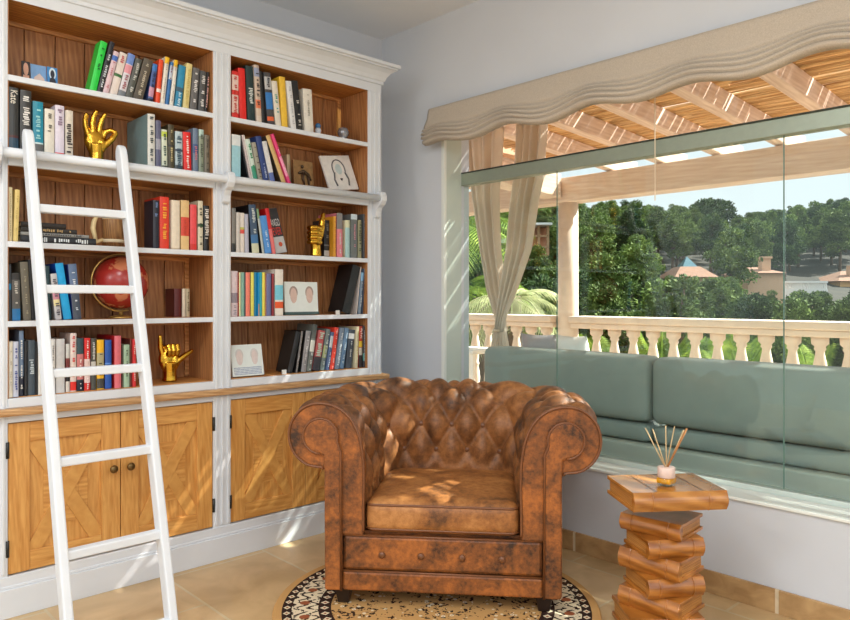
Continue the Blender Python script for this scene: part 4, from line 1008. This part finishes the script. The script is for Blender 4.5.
# built-in bench: low wall base, seat pads, back cushions against the glass
BY0, BY1 = 3.06, 3.86
BX0, BX1 = -.06, 4.0
CUSH = mat((150,158,152), .8, var=.05, scale=8, bump=.1, name='sage_canvas')
o = MB().box(BX0, BY0, -.004, BX1, BY1, .405).build('masonry_bench', mat((186,190,180), .8, var=.04, scale=3), bevel=.01)
tag(o, 'long pale masonry bench base outside the window', 'bench')
for a, b_, d in ((-.05, 1.035, 'seat pad at the curtain end of the terrace bench'), (1.045, 2.30, 'seat pad of the terrace bench behind the side table'), (2.31, 3.9, 'seat pad at the far right of the terrace bench')):
    o = MB().rbox(((a+b_)/2, (BY0+BY1)/2+.01, .4525), ((b_-a)/2, (BY1-BY0)/2-.02, .0435), .03, (0,0,.004), 8).build('seat_pad', CUSH, smooth=True, weld=True)
    tag(o, 'grey green canvas '+d, 'cushion', 'terrace bench seat pads')
for a, b_, d in ((-.02, 1.035, 'back cushion next to the curtain on the terrace bench'), (1.045, 2.30, 'back cushion behind the side table on the terrace bench'), (2.31, 3.6, 'back cushion at the far right of the terrace bench')):
    o = MB().rbox(((a+b_)/2, BY0+.10, .663), ((b_-a)/2, .085, .158), .045, (0,.012,.002), 10).build('bench_cushion', CUSH, smooth=True, weld=True)
    tag(o, 'grey green canvas '+d, 'cushion', 'terrace bench back cushions')
def pillow(name, label, c, h, rz, tilt, m):
    q = MB(); n = 14; 
    for sg in (-1, 1):
        rows = []
        for i in range(n+1):
            a = -1+2*i/n
            rows.append([(h[0]*a*(1-.10*(1-b*b)*0-.05*(1-b*b)), sg*h[1]*max(0,(1-a**4)*(1-b**4))**.6, h[2]*b*(1-.05*(1-a*a))) for b in [-1+2*j/n for j in range(n+1)]])
        q.grid(rows if sg > 0 else [r[::-1] for r in rows])
    o = q.build(name, m, smooth=True, weld=True); o.location = c; o.rotation_euler = (tilt, 0, rz)
    return tag(o, label, 'pillow', 'pillows on the terrace bench')
pillow('pillow', 'grey throw pillow leaning behind the bench cushion by the column', (on_y(541, 345, 3.6).x, 3.6, .69), (.125,.06,.19), radians(8), radians(10), mat((176,172,176), .9, var=.05))
pillow('pillow', 'white throw pillow beside the grey pillow on the bench', (on_y(541, 345, 3.6).x+.25, 3.61, .69), (.11,.06,.19), radians(-4), radians(10), mat((236,234,230), .9, var=.03))
# balustrade
BALY = 5.02
bal = thing('balustrade', 'pale stone terrace balustrade with turned balusters', 'balustrade', (-.8, BALY, 0))
for a, b_ in ((-4.2, -.888), (-.712, 4.6)):
    MB().box(a, BALY-.13, .895, b_, BALY+.12, .95).box(a, BALY-.10, .850, b_, BALY+.09, .895).build('top_rail', STONE, bal, True, bevel=.012)
    MB().box(a if a < -1 else -.67, BALY-.10, -.004, b_-.045 if b_ < 0 else b_, BALY+.10, .10).build('bottom_rail', STONE, bal, True, bevel=.01)
bp_ = [(r_*(.80 if .16 < z_ < .8 else .86), z_) for r_, z_ in [(.060,.10),(.060,.155),(.040,.17),(.046,.185),(.034,.20),(.042,.23),(.056,.34),(.050,.40),(.036,.455),(.046,.47),(.046,.485),(.036,.50),(.040,.54),(.050,.60),(.053,.66),(.036,.73),(.033,.755),(.046,.77),(.040,.785),(.060,.805),(.062,.853)]]
xs = []; x = 2.3
bo = None; x = -4.05
while x < 4.5:
    if not -1.0 < x < -.62:
        if bo is None:
            bo = MB().lathe(bp_, 16).build('baluster', STONE, bal, smooth=True); o = bo
        else:
            o = bo.copy(); COL.objects.link(o); o.parent = bal
        o.location = (x+.8, 0, 0)
    x += .168
col_ = MB().lathe([(.12,-.004),(.12,.12),(.095,.15),(.086,.18),(.085,1.0),(.083,1.90)], 28).build('terrace_column', STONE, smooth=True)
col_.location = (-.80, 5.02, 0); tag(col_, 'round pale stone column carrying the pergola beam', 'column', kind='thing')
TIM = wood('pergola_timber', (212,182,158), (234,212,194), (.7,9,9), .7, scale=5, rings=.12)
TIMY = wood('rafter_timber', (204,178,156), (230,210,192), (9,.7,9), .65, scale=5, rings=.15)
o = MB().box(-4.4, 4.93, 1.900, 4.8, 5.11, 2.105).build('pergola_beam', TIM, bevel=.006)
tag(o, 'long horizontal timber beam of the pergola above the balustrade', 'beam', kind='thing')
# rafters slope gently outwards; reed matting lies on top of them
SL = .058
def rz_(y): return 2.1125-(y-5.02)*SL
RXS = [-.365+.432*i for i in range(11)]
for i, x in enumerate(RXS):
    w_ = .075
    y0, y1 = WY+WT+.01, 5.33
    q = MB().add([(x-w_/2,y0,rz_(y0)),(x+w_/2,y0,rz_(y0)),(x+w_/2,y1,rz_(y1)),(x-w_/2,y1,rz_(y1)),(x-w_/2,y0,rz_(y0)+.125),(x+w_/2,y0,rz_(y0)+.125),(x+w_/2,y1,rz_(y1)+.125),(x-w_/2,y1,rz_(y1)+.125)],
                [(0,3,2,1),(4,5,6,7),(0,1,5,4),(1,2,6,5),(2,3,7,6),(3,0,4,7)])
    o = q.build('rafter', TIMY, bevel=.005)
    tag(o, f"sloping pergola rafter, {ORD[i]} one counted from the curtain side", 'rafter', 'pergola rafters')
# stout end beam and short joist on the curtain side
o = MB().add([(-.98,2.81,2.06),(-.80,2.81,2.06),(-.80,4.92,1.94),(-.98,4.92,1.94),(-.98,2.81,2.26),(-.80,2.81,2.26),(-.80,4.92,2.14),(-.98,4.92,2.14)], [(0,3,2,1),(4,5,6,7),(0,1,5,4),(1,2,6,5),(2,3,7,6),(3,0,4,7)]).build('end_beam', TIMY, bevel=.006)
tag(o, 'stout timber end beam of the pergola beside the curtain', 'beam', kind='thing')
for i, x in enumerate((-1.35, -1.8, -2.25)):
    o = MB().box(x-.05, 2.82, rz_(5.2)+.02, x+.05, 5.25, rz_(5.2)+.14).build('joist', TIMY, bevel=.005)
    tag(o, f'timber roof joist outside the end beam, {ORD[i]} counted from the end beam', 'joist', 'roof joists past the end beam')
struct('terrace_roof', MB().box(-4.2, 2.81, 2.27, -.99, 5.3, 2.33), mat((190,150,116), .8, var=.08, scale=3))
REEDM = wood('reed_canes', (176,132,82), (238,206,156), (.6,40,40), .7, scale=4, rings=.2)
q = MB(); y = WY+WT+.02; rr_ = random.Random(5)
WIN = [(3.385,3.415,1.18,1.33),(3.455,3.485,1.19,1.33),(3.53,3.56,1.2,1.33),(3.84,3.87,1.24,1.33),(3.55,3.60,1.83,2.16),(3.655,3.69,1.83,2.10),(3.47,3.49,1.83,1.97),(3.43,3.48,1.405,1.47),(3.53,3.60,1.43,1.52),(3.63,3.68,1.50,1.60),(3.72,3.76,1.88,2.18),(4.40,4.44,2.26,2.6),(3.80,3.84,2.30,2.62),(4.1,4.13,2.3,2.6)]
while y < 4.86:
    d = rr_.uniform(.012, .022); cutw = [(a, b) for ya, yb, a, b in WIN if ya < y+d/2 < yb]
    xx = -.96+rr_.uniform(0, .12)
    while xx < 4.5:
        L_ = rr_.uniform(.5, 2.2); x2 = min(4.5, xx+L_)
        for a, b in cutw:
            if xx < a < x2: x2 = a
            if a <= xx+1e-6 < b: x2 = b; break
        dr = .01 if any(a <= xx+1e-6 < b for a, b in cutw) else rr_.random()
        if not (dr < .014):
            za = rz_(y)+.126+d/2; wob = rr_.uniform(-.003, .003); wz = rr_.uniform(0, .006)
            q.tube([(xx, y+wob, za+wz), ((xx+x2)/2, y+rr_.uniform(-.003,.003), za), (x2-.004, y-wob, za+wz)], d/2, 5)
        xx = x2
    y += d*rr_.uniform(.96, 1.10)
o = q.build('reed_mat', REEDM, smooth=True); tag(o, 'golden reed matting laid over the pergola rafters', 'reed mat')

# curtain: two drapes drawn together and tied, the gathered tail hanging to the floor
def curtain_mat():
    m, nt, b = new_mat('curtain_voile'); N, L = nt.nodes.new, nt.links.new
    b.inputs['Base Color'].default_value = lin((236,226,212))+(1,); b.inputs['Roughness'].default_value = .9
    tr = N('ShaderNodeBsdfTranslucent'); tr.inputs[0].default_value = lin((240,228,212))+(1,); mx = N('ShaderNodeMixShader'); mx.inputs[0].default_value = .42
    L(b.outputs[0], mx.inputs[1]); L(tr.outputs[0], mx.inputs[2]); L(mx.outputs[0], nt.nodes['Material Output'].inputs[0]); return m
CUR = curtain_mat(); CY = 3.40
ct = thing('curtain', 'pair of cream curtains drawn together and tied, hanging from the pergola', 'curtain', (-.19, CY, 0))
def drape(name, keys, pleats, seed, yo=0):
    """keys: (z, left x, right x, pleat depth)"""
    r = random.Random(seed); ph = [r.uniform(0, 6.28) for _ in range(4)]; rows = []
    zs = []; n = 46; z0, z1 = keys[0][0], keys[-1][0]
    for i in range(n+1):
        z = z0+(z1-z0)*i/n
        for a, b in zip(keys, keys[1:]):
            if b[0] <= z <= a[0]:
                t = (a[0]-z)/(a[0]-b[0]); t = t*t*(3-2*t) if False else t
                xl, xr, dp = [a[k]+(b[k]-a[k])*t for k in (1,2,3)]; break
        row_ = []
        for j in range(61):
            s = j/60; w_ = s*2*pi*pleats
            yy = dp*(sin(w_+ph[0]+.5*sin(w_*.5+ph[1]))+.45*sin(w_*1.7+ph[2]+z*.7))
            row_.append((xl+(xr-xl)*(s+.012*sin(w_+ph[3])), CY+yo+yy, z))
        rows.append(row_)
    o = MB().grid(rows).build(name, CUR, ct, True, smooth=True); sm = o.modifiers.new('t', 'SOLIDIFY'); sm.thickness = .003; return o
P = lambda u, v: on_y(u, v, CY)
def key(ul, ur, v, d): a, b = P(ul, v), P(ur, v); return (a.z, a.x, b.x, d)
drape('drape', [key(461,499,134,.03), key(462,498,147,.03), key(470,494,200,.026), key(478,496,250,.024), key(484,501,290,.02), key(493,502,318,.014), key(495,503,331,.012)], 4, 3, .02)
drape('drape', [key(519,547,126,.026), key(518,545,150,.026), key(516,543,180,.026), key(513,538,202,.026), key(509,531,250,.024), key(503,518,288,.02), key(499,507,316,.014), key(497,504,331,.012)], 4, 8, -.02)
za = P(497, 330).z
drape('drape_tail', [key(494.5,504.5,328,.012), key(492,507,345,.02), key(488,508,380,.03), (.35, P(486,380).x, P(509,380).x, .03), (.012, P(485,380).x, P(511,380).x, .03)], 5, 4)
tx = P(499.3, 330)
MB().tube([(tx.x+.030*cos(a), CY-.003+.034*sin(a), tx.z) for a in [2*pi*k/24 for k in range(24)]], .009, 8, closed=True).build('tieback', mat((196,178,156), .8, var=.05), ct, True, smooth=True)
MB().tube([(-.75, CY, 2.185), (.30, CY, 2.185)], .010, 10).build('curtain_rod', mat((190,150,118), .6), ct, True, smooth=True)
# little white stool by the balustrade
sx = on_y(472, 347, 4.0); so = thing('stool', 'small white stool left of the curtain on the terrace', 'stool', (sx.x, 4.0, -.004))
WS = mat((232,224,214), .5, var=.03)
h_ = on_y(472, 348, 4.0).z
MB().box(-.16, -.16, h_-.03, .16, .16, h_+.004).build('stool_top', WS, so, bevel=.008)
for a in (-1, 1):
    for b in (-1, 1): MB().box(a*.135-.012, b*.135-.012, 0, a*.135+.012, b*.135+.012, h_-.03).build('leg', WS, so)

# ================================================================ HILLSIDE, TREES AND HOUSES
def ground(x, y):
    dx, dy = x-CAMX, y; D = dx*FW[0]+dy*FW[1]; lat = dx*RT[0]+dy*RT[1]
    a = lat/max(D, 1)
    z = -5.2+(D-22)*.190 if D > 22 else -5.2
    if D > 96: z = -5.2+74*.19+(D-96)*.04
    z += 1.2*sin(x*.09+1)*cos(y*.07)*min(1, max(0, (D-22)/20))
    return z+min(1, max(0, (D-62)/25))*2.4*max(0, a-.2)/.3
G = 44; rows = []
c0 = Vector((CAMX, 0, 0))
for i in range(G+1):
    D = 7.5+(150-7.5)*(i/G)**1.5; row_ = []
    for j in range(G+1):
        lat = (-.35+1.25*j/G)*D*1.0+ (-6+14*j/G)
        x = CAMX+FW[0]*D+RT[0]*lat; y = FW[1]*D+RT[1]*lat
        y = max(y, 5.5); row_.append((x, y, ground(x, y)))
    rows.append(row_)
EARTH = mat((44,38,28), .95, var=.45, scale=.5, name='dry_scrub')
o = MB().grid(rows).build('hillside', EARTH, smooth=True); tag(o, kind='structure')
BARK = mat((98,78,62), .9, var=.2, scale=8)
def leaf_mat(name, c0, c1, c2, sc=.9):
    m, nt, b = new_mat(name); N, L = nt.nodes.new, nt.links.new
    tc = N('ShaderNodeTexCoord'); n = N('ShaderNodeTexNoise'); n.inputs['Scale'].default_value = sc; n.inputs['Detail'].default_value = 6; n.inputs['Roughness'].default_value = .7
    r = N('ShaderNodeValToRGB'); e = r.color_ramp.elements; e[0].position = .34; e[0].color = lin(c0)+(1,); e[1].position = .68; e[1].color = lin(c2)+(1,); k = e.new(.5); k.color = lin(c1)+(1,)
    oi = N('ShaderNodeObjectInfo'); hs_ = N('ShaderNodeHueSaturation'); mp = N('ShaderNodeMapRange'); mp.inputs[3].default_value = .8; mp.inputs[4].default_value = 1.3
    L(oi.outputs['Random'], mp.inputs[0]); L(mp.outputs[0], hs_.inputs['Value'])
    L(tc.outputs['Object'], n.inputs[0]); L(n.outputs[0], r.inputs[0]); L(r.outputs[0], hs_.inputs['Color']); L(hs_.outputs[0], b.inputs['Base Color'])
    b.inputs['Roughness'].default_value = .7; b.inputs['Specular IOR Level'].default_value = .2
    tr = N('ShaderNodeBsdfTranslucent'); L(hs_.outputs[0], tr.inputs[0]); mx = N('ShaderNodeMixShader'); mx.inputs[0].default_value = .25
    L(b.outputs[0], mx.inputs[1]); L(tr.outputs[0], mx.inputs[2]); L(mx.outputs[0], nt.nodes['Material Output'].inputs[0])
    return m
PINE = leaf_mat('pine_needles', (38,52,24), (84,104,46), (136,152,78)); PINED = leaf_mat('dark_pine_needles', (30,44,24), (52,74,38), (90,112,56))
def tree_proto(seed, h, cw, ch, m, clumps, flat=1.0):
    """crown of needle tufts scattered over overlapping clumps, on a bare trunk"""
    r = random.Random(seed); q = MB(); lim = MB()
    cz = h-ch/2
    for c in range(clumps):
        while True:
            p = Vector((r.uniform(-1,1), r.uniform(-1,1), r.uniform(-1,1)))
            if p.length < 1: break
        k = 1-.45*max(0, p.z)
        cx, cy, cz_ = p.x*cw*.30*k, p.y*cw*.30*k, cz+p.z*ch*.42
        rad = cw*r.uniform(.13, .21); 
        for t in range(200):
            d = Vector((r.gauss(0,1), r.gauss(0,1), r.gauss(.25,1))).normalized(); rr2 = rad*r.uniform(.55, 1.05)
            c_ = Vector((cx+d.x*rr2, cy+d.y*rr2, cz_+d.z*rr2*.72*flat)); s = cw*r.uniform(.011, .023)
            a = (d+Vector((r.uniform(-.6,.6), r.uniform(-.6,.6), r.uniform(-.2,.8)))).normalized()
            b = a.cross(Vector((r.uniform(-1,1), r.uniform(-1,1), r.uniform(-1,1)))).normalized(); e = a.cross(b)
            q.add([c_+a*s*1.4, c_+b*s-a*s*.4, c_-b*s*.5+e*s*.9-a*s*.4, c_-b*s*.5-e*s*.9-a*s*.4], [(0,1,2),(0,2,3),(0,3,1)])
        if c % 3 == 0: lim.tube([(0,0,cz-ch*.3), (cx*.5, cy*.5, cz_-.3*rad-ch*.05), (cx, cy, cz_)], [h*.012, h*.009, h*.004], 5)
    lim.tube([(0,0,-1.2),(h*.01,0,h*.3),(-h*.012,0,h*.6),(0,0,h*.85)], [h*.026, h*.022, h*.016, h*.006], 7)
    t = thing('pine_tree', 'x', 'tree')
    q.build('crown', m, t); lim.build('trunk', BARK, t, smooth=True); return t
KINDS = [tree_proto(1, 6.5, 4.6, 5.6, PINE, 26), tree_proto(2, 7.5, 4.4, 6.6, PINE, 28), tree_proto(3, 6.0, 5.0, 4.9, PINE, 25, .8), tree_proto(4, 7.0, 4.8, 6.0, PINED, 26), tree_proto(5, 7.5, 6.4, 3.4, PINED, 22, .6)]
used = [False]*5
LABT = ['rounded green pine tree on the wooded hillside beyond the balustrade', 'tall bushy green pine tree on the wooded hillside beyond the balustrade', 'broad green pine tree on the wooded hillside beyond the balustrade', 'dense dark green pine tree on the wooded hillside beyond the balustrade', 'dark flat topped umbrella pine on the skyline of the hill']
def plant(k, p, sc, rz, label=None, group='pines on the hillside'):
    t = KINDS[k] if not used[k] else copy_tree(KINDS[k]); used[k] = True
    t.location = p; t.scale = (sc, sc, sc); t.rotation_euler = (0, 0, rz)
    tag(t, label or LABT[k], 'tree', group)
HOUSES = [(676, 706, 256, 285, 56), (768, 782, 256, 300, 50), (790, 826, 276, 299, 52), (828, 862, 264, 294, 60), (492, 522, 234, 250, 48), (528, 552, 214, 252, 52)]
rt = random.Random(21); placed = []
HPL = []
for a, b, c, d, hd in HOUSES:
    q = at_d((a+b)/2, d, hd+2.2); HPL.append((q.x, q.y, (b-a)/2*hd/FPX+2.6))
for tries in range(12000):
    D = 24+80*rt.random()**.75; u = 450+424*rt.random(); lat = (u-425)/FPX*D; x = CAMX+FW[0]*D+RT[0]*lat; y = FW[1]*D+RT[1]*lat; gz = ground(x, y)
    k = rt.choice((0, 0, 1, 1, 2, 2, 3)); sc = rt.uniform(.72, 1.12)
    if any((x-a)**2+(y-b)**2 < (1.62*(sc+c))**2 for a, b, c in placed): continue
    if any((x-a)**2+(y-b)**2 < (c+1.2*sc)**2 for a, b, c in HPL): continue
    base = HZ-FPX*(gz-CAMH)/D
    def top(s): return HZ-FPX*(gz+(6.5, 7.5, 6.0, 7.0, 7.5)[k]*s-CAMH)/D
    hw = 2.4*sc*FPX/D
    lim = 203 if u < 640 else (208 if u < 720 else 222-((u-720)/130)*22)
    lim += rt.uniform(-6, 8)
    for a, b, c, d, hd in HOUSES:
        if D < hd and a-hw*.8 < u < b+hw*.8: lim = max(lim, d-10)
    if top(sc) < lim:
        sc *= (base-lim)/(base-top(sc))
    if sc < .38 or top(sc) > 318: continue
    placed.append((x, y, sc)); plant(k, (x, y, gz), sc, rt.uniform(0, 6.28))
print('trees', len(placed))
for u, v, D, sc, lb in ((712, 196, 90, 1.15, 'big dark umbrella pine highest on the skyline, above the pyramid roofed pavilion'), (690, 214, 84, .8, 'smaller dark umbrella pine beside the highest one on the skyline'), (826, 202, 92, 1.1, 'dark umbrella pine on the skyline at the right edge')):
    p = at_d(u, v, D); gz = p.z-7.5*sc; plant(4, (p.x, p.y, gz), sc, .4, lb, 'umbrella pines on the skyline')
# houses
def house_root(name, label, u, v, D, cat='house'): p = at_d(u, v, D); return thing(name, label, cat, p, YAW), p
HW = mat((206,166,134), .85, var=.05, scale=2); RF = mat((136,98,76), .85, var=.12, scale=3); GLZ = mat((88,116,124), .15, .2, var=.05); HWH = mat((206,204,200), .8, var=.03)
def px(n, D): return n*D/FPX
D = 56; t, p = house_root('pavilion', 'pale hillside house with a small glass pyramid on its roof', 695, 291, D)
MB().box(-px(20,D), 0, -4, px(20,D), 3.5, px(14,D)).build('wall', HW, t)
MB().add([(-px(22,D),-.4,px(14,D)),(px(22,D),-.4,px(14,D)),(px(22,D),4,px(14,D)),(-px(22,D),4,px(14,D)),(-px(10,D),1,px(25,D)),(px(10,D),1,px(25,D)),(px(10,D),2.6,px(25,D)),(-px(10,D),2.6,px(25,D))], [(0,3,2,1),(4,5,6,7),(0,1,5,4),(1,2,6,5),(2,3,7,6),(3,0,4,7)]).build('roof', RF, t)
w_ = px(7.5,D)
MB().add([(-w_,1.0,px(25,D)),(w_,1.0,px(25,D)),(w_,2.6,px(25,D)),(-w_,2.6,px(25,D)),(0,1.8,px(36,D))], [(0,3,2,1),(0,1,4),(1,2,4),(2,3,4),(3,0,4)]).build('glass_pyramid', GLZ, t, label='small blue glass pyramid roof light')
D = 50; t, p = house_root('house', 'peach coloured hillside house with a square chimney', 766, 300, D)
MB().box(-px(18,D), 0, -4, px(17,D), 4, px(27,D)).build('wall', HW, t)
MB().add([(-px(20,D),-.3,px(27,D)),(px(19,D),-.3,px(27,D)),(px(19,D),4.3,px(27,D)),(-px(20,D),4.3,px(27,D)),(-px(6,D),2,px(34,D)),(px(4,D),2,px(34,D))], [(0,3,2,1),(0,1,5,4),(1,2,5),(2,3,4,5),(3,0,4)]).build('roof', RF, t)
MB().box(px(0,D), .6, px(26,D), px(9,D), 1.2, px(42,D)).box(-px(1,D), .5, px(42,D), px(10,D), 1.3, px(44,D)).build('chimney', HW, t)
D = 60; t, p = house_root('house', 'ochre hillside house with a low tiled roof at the right edge', 858, 297, D)
MB().box(-px(18,D), 0, -4, px(30,D), 5, px(16,D)).build('wall', mat((206,160,104), .85, var=.05), t)
MB().add([(-px(22,D),-.4,px(16,D)),(px(34,D),-.4,px(16,D)),(px(34,D),5.4,px(16,D)),(-px(22,D),5.4,px(16,D)),(px(0,D),2.5,px(27,D)),(px(20,D),2.5,px(27,D))], [(0,3,2,1),(0,1,5,4),(1,2,5),(2,3,4,5),(3,0,4)]).build('roof', RF, t)
MB().box(-px(2,D), .8, px(16,D), px(2,D), 1.4, px(32,D)).build('chimney', HW, t)
D = 52; t, p = house_root('balcony', 'white terrace with balustrade on the hillside between the two houses', 806, 289, D, 'balcony')
q = MB().box(-px(24,D), 0, px(6,D), px(22,D), .25, px(8,D)).box(-px(24,D), 0, -.6, px(22,D), .3, 0)
for k in range(24): x = -px(23,D)+px(44,D)*k/23; q.box(x-.035, .06, 0, x+.035, .2, px(6.5,D))
q.build('railing', HWH, t); MB().box(-px(26,D), .1, -4, px(24,D), 5, -.3).build('terrace_wall', HWH, t)
D = 48; t, p = house_root('house', 'white flat roofed house seen between the two drapes', 506, 250, D)
MB().box(-px(14,D), 0, -4, px(14,D), 4, px(6,D)).build('wall', mat((120,104,92), .85), t); MB().box(-px(15,D), -.8, px(6,D), px(15,D), 4.2, px(11,D)).build('roof_slab', HWH, t)
D = 52; t, p = house_root('house', 'timber framed house with a pale canopy, right of the curtain', 540, 252, D)
q = MB()
for x in (-px(9,D), -px(1,D), px(8,D)): q.box(x-.09, 0, -3, x+.09, .2, px(28,D))
for z in (px(4,D), px(15,D)): q.box(-px(10,D), 0, z, px(9,D), .2, z+.14)
q.build('post_frame', mat((176,140,104), .8), t); MB().box(-px(14,D), -1, px(26,D), px(10,D), 3, px(28,D)).build('canopy', HWH, t); MB().box(-px(9,D), .5, -4, px(9,D), 4, px(25,D)).build('wall', mat((170,124,96), .85), t)
# palms below and beside the terrace
FROND = leaf_mat('palm_frond', (66,92,34), (116,142,50), (186,200,92), 5.0); FRD = leaf_mat('old_frond', (140,150,96), (180,180,130), (210,204,160), 2.0)
def palm_tree(name, label, loc, n, length, m, droop, trunk, seed, up=.5, leaf=.30):
    r = random.Random(seed); t = thing(name, label, 'palm', loc, 0, 'palms by the terrace')
    MB().tube([(0,0,-trunk),(.05,.02,-trunk*.5),(0,0,.05)], [.16,.13,.12], 8).build('trunk', BARK, t, smooth=True)
    for k in range(n):
        a = 2*pi*k/n+r.uniform(-.2,.2); el = r.uniform(up-.5, up+.5); L_ = length*r.uniform(.8, 1.1)
        d = Vector((cos(a), sin(a), 0)); pts = []
        for i in range(15):
            s = i/14; pts.append(d*(L_*s*cos(el)*(1-.15*s))+Vector((0,0,L_*(s*sin(el)-droop*s*s))))
        q = MB(); q.tube(pts, [.014*(1-.8*i/14)+.002 for i in range(15)], 5)
        sd = d.cross(Vector((0,0,1)))
        for i in range(2, 15):
            for sg in (-1, 1):
                for f in (0, .5):
                    p = pts[i] if f == 0 or i == 14 else pts[i].lerp(pts[i+1], .5); s = i/14
                    tn = (pts[min(i+1,14)]-pts[i-1]).normalized(); ll = leaf*L_*(.45+.9*sin(pi*min(1, s*.9+.05)))*.75
                    tip = p+(sd*sg*.75+tn*.65+Vector((0,0,-.28-.3*droop))).normalized()*ll; wv = tn*.0075*L_
                    mid = p.lerp(tip, .5)+Vector((0,0,.03*L_))
                    q.add([p-wv*.6, p+wv*.6, mid+wv, mid-wv, tip], [(0,1,2,3),(3,2,4)])
        q.build('frond', m, t)
    return t
def gp(u, v, D): return at_d(u, v, D)
palm_tree('palm', 'tall bright palm left of the curtain', gp(452, 236, 11), 16, 2.1, FROND, .55, 4, 3, .5)
palm_tree('palm', 'pale drooping palm just right of the tied curtain', gp(512, 300, 9.5), 18, 1.25, FRD, .75, 3, 4, .3)
palm_tree('palm', 'green palm low behind the tied curtain', gp(480, 300, 12.5), 14, 1.5, FROND, .5, 3, 14, .5)
for u, v, D, s, lb in ((660, 380, 7.1, 5, 'bright green palm behind the balustrade, nearest the column'), (738, 388, 7.1, 6, 'bright green palm behind the middle of the visible balustrade'), (606, 384, 7.3, 7, 'low bright palm behind the balustrade beside the column'), (812, 394, 7.1, 8, 'bright green palm behind the right end of the balustrade')):
    palm_tree('palm', lb, gp(u, v, D), 10, .78, FROND, .22, 2.5, s, .8, .30)

# ================================================================ LIGHT
wd_ = bpy.data.worlds.new('sky'); S.world = wd_; wd_.use_nodes = True; nt = wd_.node_tree; bg = nt.nodes['Background']
tc = nt.nodes.new('ShaderNodeTexCoord'); sp = nt.nodes.new('ShaderNodeSeparateXYZ'); r = nt.nodes.new('ShaderNodeValToRGB'); mp = nt.nodes.new('ShaderNodeMapRange')
mp.inputs[1].default_value = -1; mp.inputs[2].default_value = 1
nt.links.new(tc.outputs['Generated'], sp.inputs[0]); nt.links.new(sp.outputs[2], mp.inputs[0]); nt.links.new(mp.outputs[0], r.inputs[0]); nt.links.new(r.outputs[0], bg.inputs[0])
e = r.color_ramp.elements; e[0].position = .0; e[0].color = (.70,.67,.62,1); e[1].position = 1; e[1].color = (1.5,1.65,1.85,1)
for pos, c in ((.495,(.7,.67,.62,1)), (.505,(.93,.96,.98,1)), (.60,(.86,.93,.98,1)), (.68,(1.6,1.7,1.8,1))): k = e.new(pos); k.color = c
bg.inputs[1].default_value = 1.0
sun = bpy.data.lights.new('sun', 'SUN'); sun.energy = 14; sun.angle = radians(.55); sun.color = (1,.95,.87); so_ = bpy.data.objects.new('sun', sun); COL.objects.link(so_)
SUND = Vector((-.60, -1.0, -1.10)); so_.rotation_euler = SUND.to_track_quat('-Z', 'Y').to_euler(); so_.location = (3, 8, 9)
# added disk fill lights under the ceiling, out of view, to brighten the room
for i, (x, y) in enumerate(((1.5, .2), (3.3, .2), (1.5, -1.3), (3.3, -1.3))):
    la = bpy.data.lights.new('ceiling_fill', 'AREA'); la.shape = 'DISK'; la.size = .5; la.energy = 15; la.color = (.93,.98,1)
    lo = bpy.data.objects.new('ceiling_fill', la); COL.objects.link(lo); lo.location = (x, y, CZ-.02)

for x, y in ((3.9, -1.0), (1.0, -1.3), (2.3, .75)):     # added point fills without fixtures, out of frame, to lift the ceiling
    la = bpy.data.lights.new('upper_fill', 'POINT'); la.shadow_soft_size = .16; la.energy = 24 if y < .5 else 15; la.color = (.95,.98,1)
    lo = bpy.data.objects.new('upper_fill', la); COL.objects.link(lo); lo.location = (x, y, 2.05)

# ================================================================ CAMERA
cd = bpy.data.cameras.new('camera'); co = bpy.data.objects.new('camera', cd); COL.objects.link(co)
cd.sensor_fit = 'HORIZONTAL'; cd.sensor_width = 36; cd.lens = FPX/850*36
cd.shift_y = (HZ-310)/850
co.location = (CAMX, 0, CAMH); co.rotation_euler = (pi/2, 0, YAW); cd.clip_end = 400; cd.clip_start = .02
S.camera = co
S.view_settings.view_transform = 'Standard'; S.view_settings.look = 'None'; S.view_settings.exposure = .15; S.view_settings.gamma = 1; S.view_settings.use_curve_mapping = False
S.cycles.use_denoising = True
S.cycles.max_bounces = 10; S.cycles.diffuse_bounces = 5; S.cycles.transparent_max_bounces = 16; S.cycles.caustics_reflective = False; S.cycles.caustics_refractive = False; S.cycles.sample_clamp_indirect = 6
